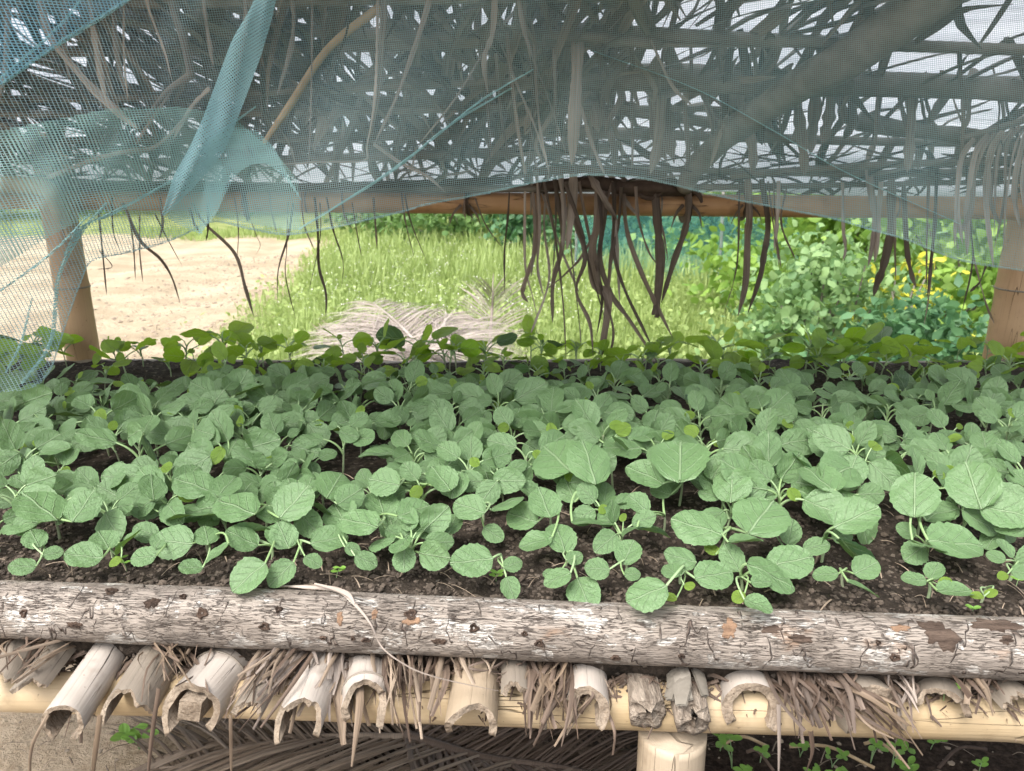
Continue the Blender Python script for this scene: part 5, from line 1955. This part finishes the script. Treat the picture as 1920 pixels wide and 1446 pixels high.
ground_frond([gp(1200, 1420, .07), gp(960, 1395, .10), gp(700, 1380, .12), gp(420, 1385, .06)], 110, .62, .010, 'dry_tan', 'brown fallen frond under the bed, uppermost', 11, group=GU, up=.12, stiff=.9)
ground_frond([gp(1180, 1500, .05), gp(900, 1455, .09), gp(600, 1440, .09), gp(300, 1440, .05)], 110, .60, .010, 'dry_tan', 'brown fallen frond under the bed, nearest the lower edge', 12, group=GU, up=.12, stiff=.9)
ground_frond([gp(760, 1380, .12), gp(900, 1420, .13), gp(1050, 1440, .12), gp(1190, 1470, .08)], 80, .5, .010, 'dry_brown', 'brown fallen frond under the bed, pointing at the leg', 13, group=GU, up=.15, stiff=.8)
# sticks and straws on the dark soil
for i, (a, b) in enumerate([((1480, 1400), (1640, 1440)), ((1400, 1410), (1450, 1445)), ((1690, 1425), (1620, 1395)), ((1760, 1440), (1850, 1405)), ((1350, 1400), (1440, 1400))]):
    mb = MB()
    p, q = at_z(a[0], a[1], .012), at_z(b[0], b[1], .02)
    tube(mb, smooth_path([p, (p + q) / 2 + (0, .02, .012), q], 12), [.004] * 12, 6, wob=.2)
    tag(mb.build('twig', M['bark_dark' if i % 2 else 'stick']), ['long thin pale twig on dark soil below the dark bundle', 'short dark twig beside the leg on dark soil', 'pale twig under the broad split slat on the soil',
        'dark twig on bare soil at far right', 'pale twig lying just right of the bamboo leg'][i], 'twig')


# ------------------------------------------------------------------ bushes and trees behind
def bush(name, cat, c, rx, ry, h, n, leaf, mat, label, seed, group=None, stems=7, aspect=.7, up=.35, clumps=26, trunk=None, spread=1.):
    rg = np.random.default_rng(seed)
    rt = empty(name, (c[0], c[1], ground_z(c[0], c[1]) if c[1] < 20 else 0), label, cat, group)
    z0 = parent_world(rt)[2]
    ms, ml = MB(), MB()
    cl = []
    for k in range(clumps):
        a, r_ = rg.uniform(0, 6.283), math.sqrt(rg.uniform(0, 1))
        zz = rg.uniform(.12, 1.0)
        prof = math.sin(math.pi * min(.98, max(.05, zz * .85 + .12))) ** .7
        if trunk:
            zz = rg.uniform(trunk[1] / h, 1.0)
            prof = math.sin(math.pi * (.08 + .86 * (zz - trunk[1] / h) / (1 - trunk[1] / h))) ** .6
        cl.append((c[0] + rx * r_ * prof * math.cos(a), c[1] + ry * r_ * prof * math.sin(a), z0 + h * zz, rg.uniform(.6, 1.3)))
    cl = np.array(cl)
    pick = rg.integers(0, clumps, n)
    spr = .23 * min(rx, ry, h) * 1.25 * spread
    C = cl[pick, :3] + rg.normal(0, 1, (n, 3)) * spr * cl[pick, 3:4] * np.array((1, 1, .75))
    C[:, 2] = np.maximum(C[:, 2], z0 + .02)
    scatter_leaves(ml, C, leaf, rg, up=up, aspect=aspect, droop=.25)
    if trunk:
        tr, th = trunk
        tp = [(c[0], c[1], z0 - .05), (c[0] + .05, c[1], z0 + th * .5), (c[0] - .03, c[1] + .03, z0 + th), (c[0], c[1], z0 + h * .8)]
        tube(ms, smooth_path(tp, 18), np.linspace(tr, tr * .35, 18), 12, wob=.15)
        for k in range(min(clumps, 9)):
            q = cl[k, :3]
            b = np.array((c[0], c[1], z0 + th * rg.uniform(.8, 1.15)))
            tube(ms, smooth_path([b, (b + q) / 2 + (0, 0, .06 * h), q], 8), np.linspace(tr * .45, tr * .1, 8), 7, wob=.1)
        ms.build('trunk', M['trunk'], rt)
        ml.build('crown', M[mat], rt)
    else:
        for k in range(stems):
            q = cl[k % clumps, :3]
            b = np.array((c[0] + rg.uniform(-.3, .3) * rx, c[1] + rg.uniform(-.3, .3) * ry, z0 - .03))
            tube(ms, smooth_path([b, (b + q) / 2 + (0, 0, .05), q], 8), np.linspace(.012, .004, 8), 6)
        ms.build('stems', M['bark_grey'], rt)
        ml.build('foliage', M[mat], rt)
    return rt


def gpx(px, Y):
    return (at(px, 600, Y)[0], Y)


bush('bush', 'bush', gpx(1550, 4.7), 0.46, .40, .92, 1900, .058, 'bush_blue', 'broad-leaved blue green bush in the gap left of the yellow leaves', 1, aspect=.9, up=.4, clumps=44, stems=22, spread=1.25)
bush('bush', 'bush', gpx(1470, 4.4), .26, .25, .62, 900, .058, 'bush_blue', 'low broad-leaved bush just behind the bed, left of the vine bush', 9, aspect=.9, up=.4)
bush('bush', 'bush', gpx(1740, 3.9), .50, .35, .66, 2400, .065, 'bush_dark', 'dark small-leaved bush left of the thick stained post', 2, aspect=.6, up=.35)
bush('bush', 'bush', gpx(1640, 3.6), .28, .22, .45, 900, .055, 'bush_dark', 'small dark bush in front of the yellow leaved shrub', 3, aspect=.65)
bush('shrub', 'shrub', gpx(1690, 4.5), .34, .2, .80, 170, .075, 'bush_yellow', 'shrub with bright yellow drooping leaves', 4, aspect=.5, clumps=14, spread=1.3)
bush('shrub', 'shrub', gpx(1790, 5.6), .8, .5, 1.35, 2600, .09, 'bush_bright', 'bright green shrub behind the thick stained post', 5)
bush('shrub', 'shrub', gpx(1500, 6.6), .9, .6, 1.25, 3000, .10, 'bush_bright', 'bright yellow green shrub beyond the broad-leaved bush', 6)
bush('shrub', 'shrub', gpx(1640, 7.4), .9, .6, 1.45, 2600, .10, 'bush_bright', 'pale green shrub behind the yellow leaved shrub', 7)
bush('shrub', 'shrub', gpx(1230, 10.5), 1.4, .6, 1.2, 2600, .12, 'bush_dark', 'dark bluish shrub behind the far net, right of the leaf cluster', 8)
bush('shrub', 'shrub', gpx(1060, 11.5), 1.2, .6, 1.25, 2400, .12, 'bush_dark', 'dark shrub behind the far net, behind the leaf cluster', 10)
bush('shrub', 'shrub', gpx(1400, 9.8), 1.2, .6, 1.25, 2600, .12, 'bush_bright', 'light green shrub behind the far net near the grey trunk', 11)
bush('shrub', 'shrub', gpx(870, 13.0), 1.5, .7, 1.2, 2600, .12, 'tree_leaf', 'green shrub at the end of the meadow under the leaf tie', 12)
bush('shrub', 'shrub', gpx(720, 14.5), 1.2, .6, 1.1, 2000, .12, 'tree_leaf', 'shrub beside the end of the dirt track', 13)
for i, (px, Y, rx, h, m, lab) in enumerate([
        (-120, 19, 3.0, 3.6, 'tree_leaf', 'leafy tree far left behind the net'), (180, 22, 3.2, 3.4, 'bush_bright', 'light green tree beyond the dirt track, left of the bent leaflets'),
        (480, 21, 3.0, 3.2, 'tree_leaf', 'dark tree behind the folded net flap'), (760, 19, 2.8, 3.6, 'bush_dark', 'dark tree behind the shrub at the track end'),
        (1010, 17, 2.6, 3.4, 'tree_leaf', 'tree behind the hanging leaf cluster'), (1270, 16, 2.4, 3.6, 'bush_bright', 'bright leafy tree above the far net, right of centre'),
        (1700, 15, 2.4, 3.4, 'tree_leaf', 'leafy tree behind the torn brown leaf tips'), (1990, 13, 2.4, 3.6, 'tree_leaf', 'leafy tree behind the thick right post')]):
    bush('tree', 'tree', gpx(px, Y), rx, rx * .7, h, 5200, .17, m, lab, 30 + i, group='trees along the edge of the clearing', clumps=44, trunk=(.12, .9), up=.3)
bush('tree', 'tree', gpx(1548, 9.0), .9, .8, 3.0, 1500, .13, 'tree_leaf', 'small tree with pale grey trunk seen under the rail', 50, trunk=(.105, 1.6), clumps=18)

# far net fence, sagging between thin stakes
fence = empty('net_fence', (gpx(1330, 8.6)[0], 8.6, 0), 'teal net fence sagging between stakes in front of the far shrubs', 'fence')
mb = MB()
v, f, uv = [], [], []
nu, nv = 90, 24
fa, fb = gpx(1075, 8.9), gpx(1960, 7.6)
for j in range(nv):
    for i in range(nu):
        t = i / (nu - 1)
        x, y = fa[0] + (fb[0] - fa[0]) * t, fa[1] + (fb[1] - fa[1]) * t
        hh = .98 - .10 * math.sin(math.pi * ((t * 3) % 1)) + .02 * mnoise.noise(Vector((t * 20, 0, 0)))
        z = hh * (1 - j / (nv - 1)) + .0
        y += .05 * mnoise.noise(Vector((t * 30, z * 3, 2)))
        v.append((x, y, z))
        uv.append((x / .011, z / .011))
for j in range(nv - 1):
    for i in range(nu - 1):
        a = j * nu + i
        f.append((a, a + 1, a + nu + 1, a + nu))
mb.add(v, f, uv)
mb.build('net_sheet', M['net_far'], fence)
for k in range(4):
    t = k / 3
    x, y = fa[0] + (fb[0] - fa[0]) * t, fa[1] + (fb[1] - fa[1]) * t
    mb = MB()
    tube(mb, [(x, y + .03, -.05), (x + .02, y + .03, .5), (x, y + .03, 1.08)], .018, 8)
    mb.build('stake', M['bark_grey'], fence)
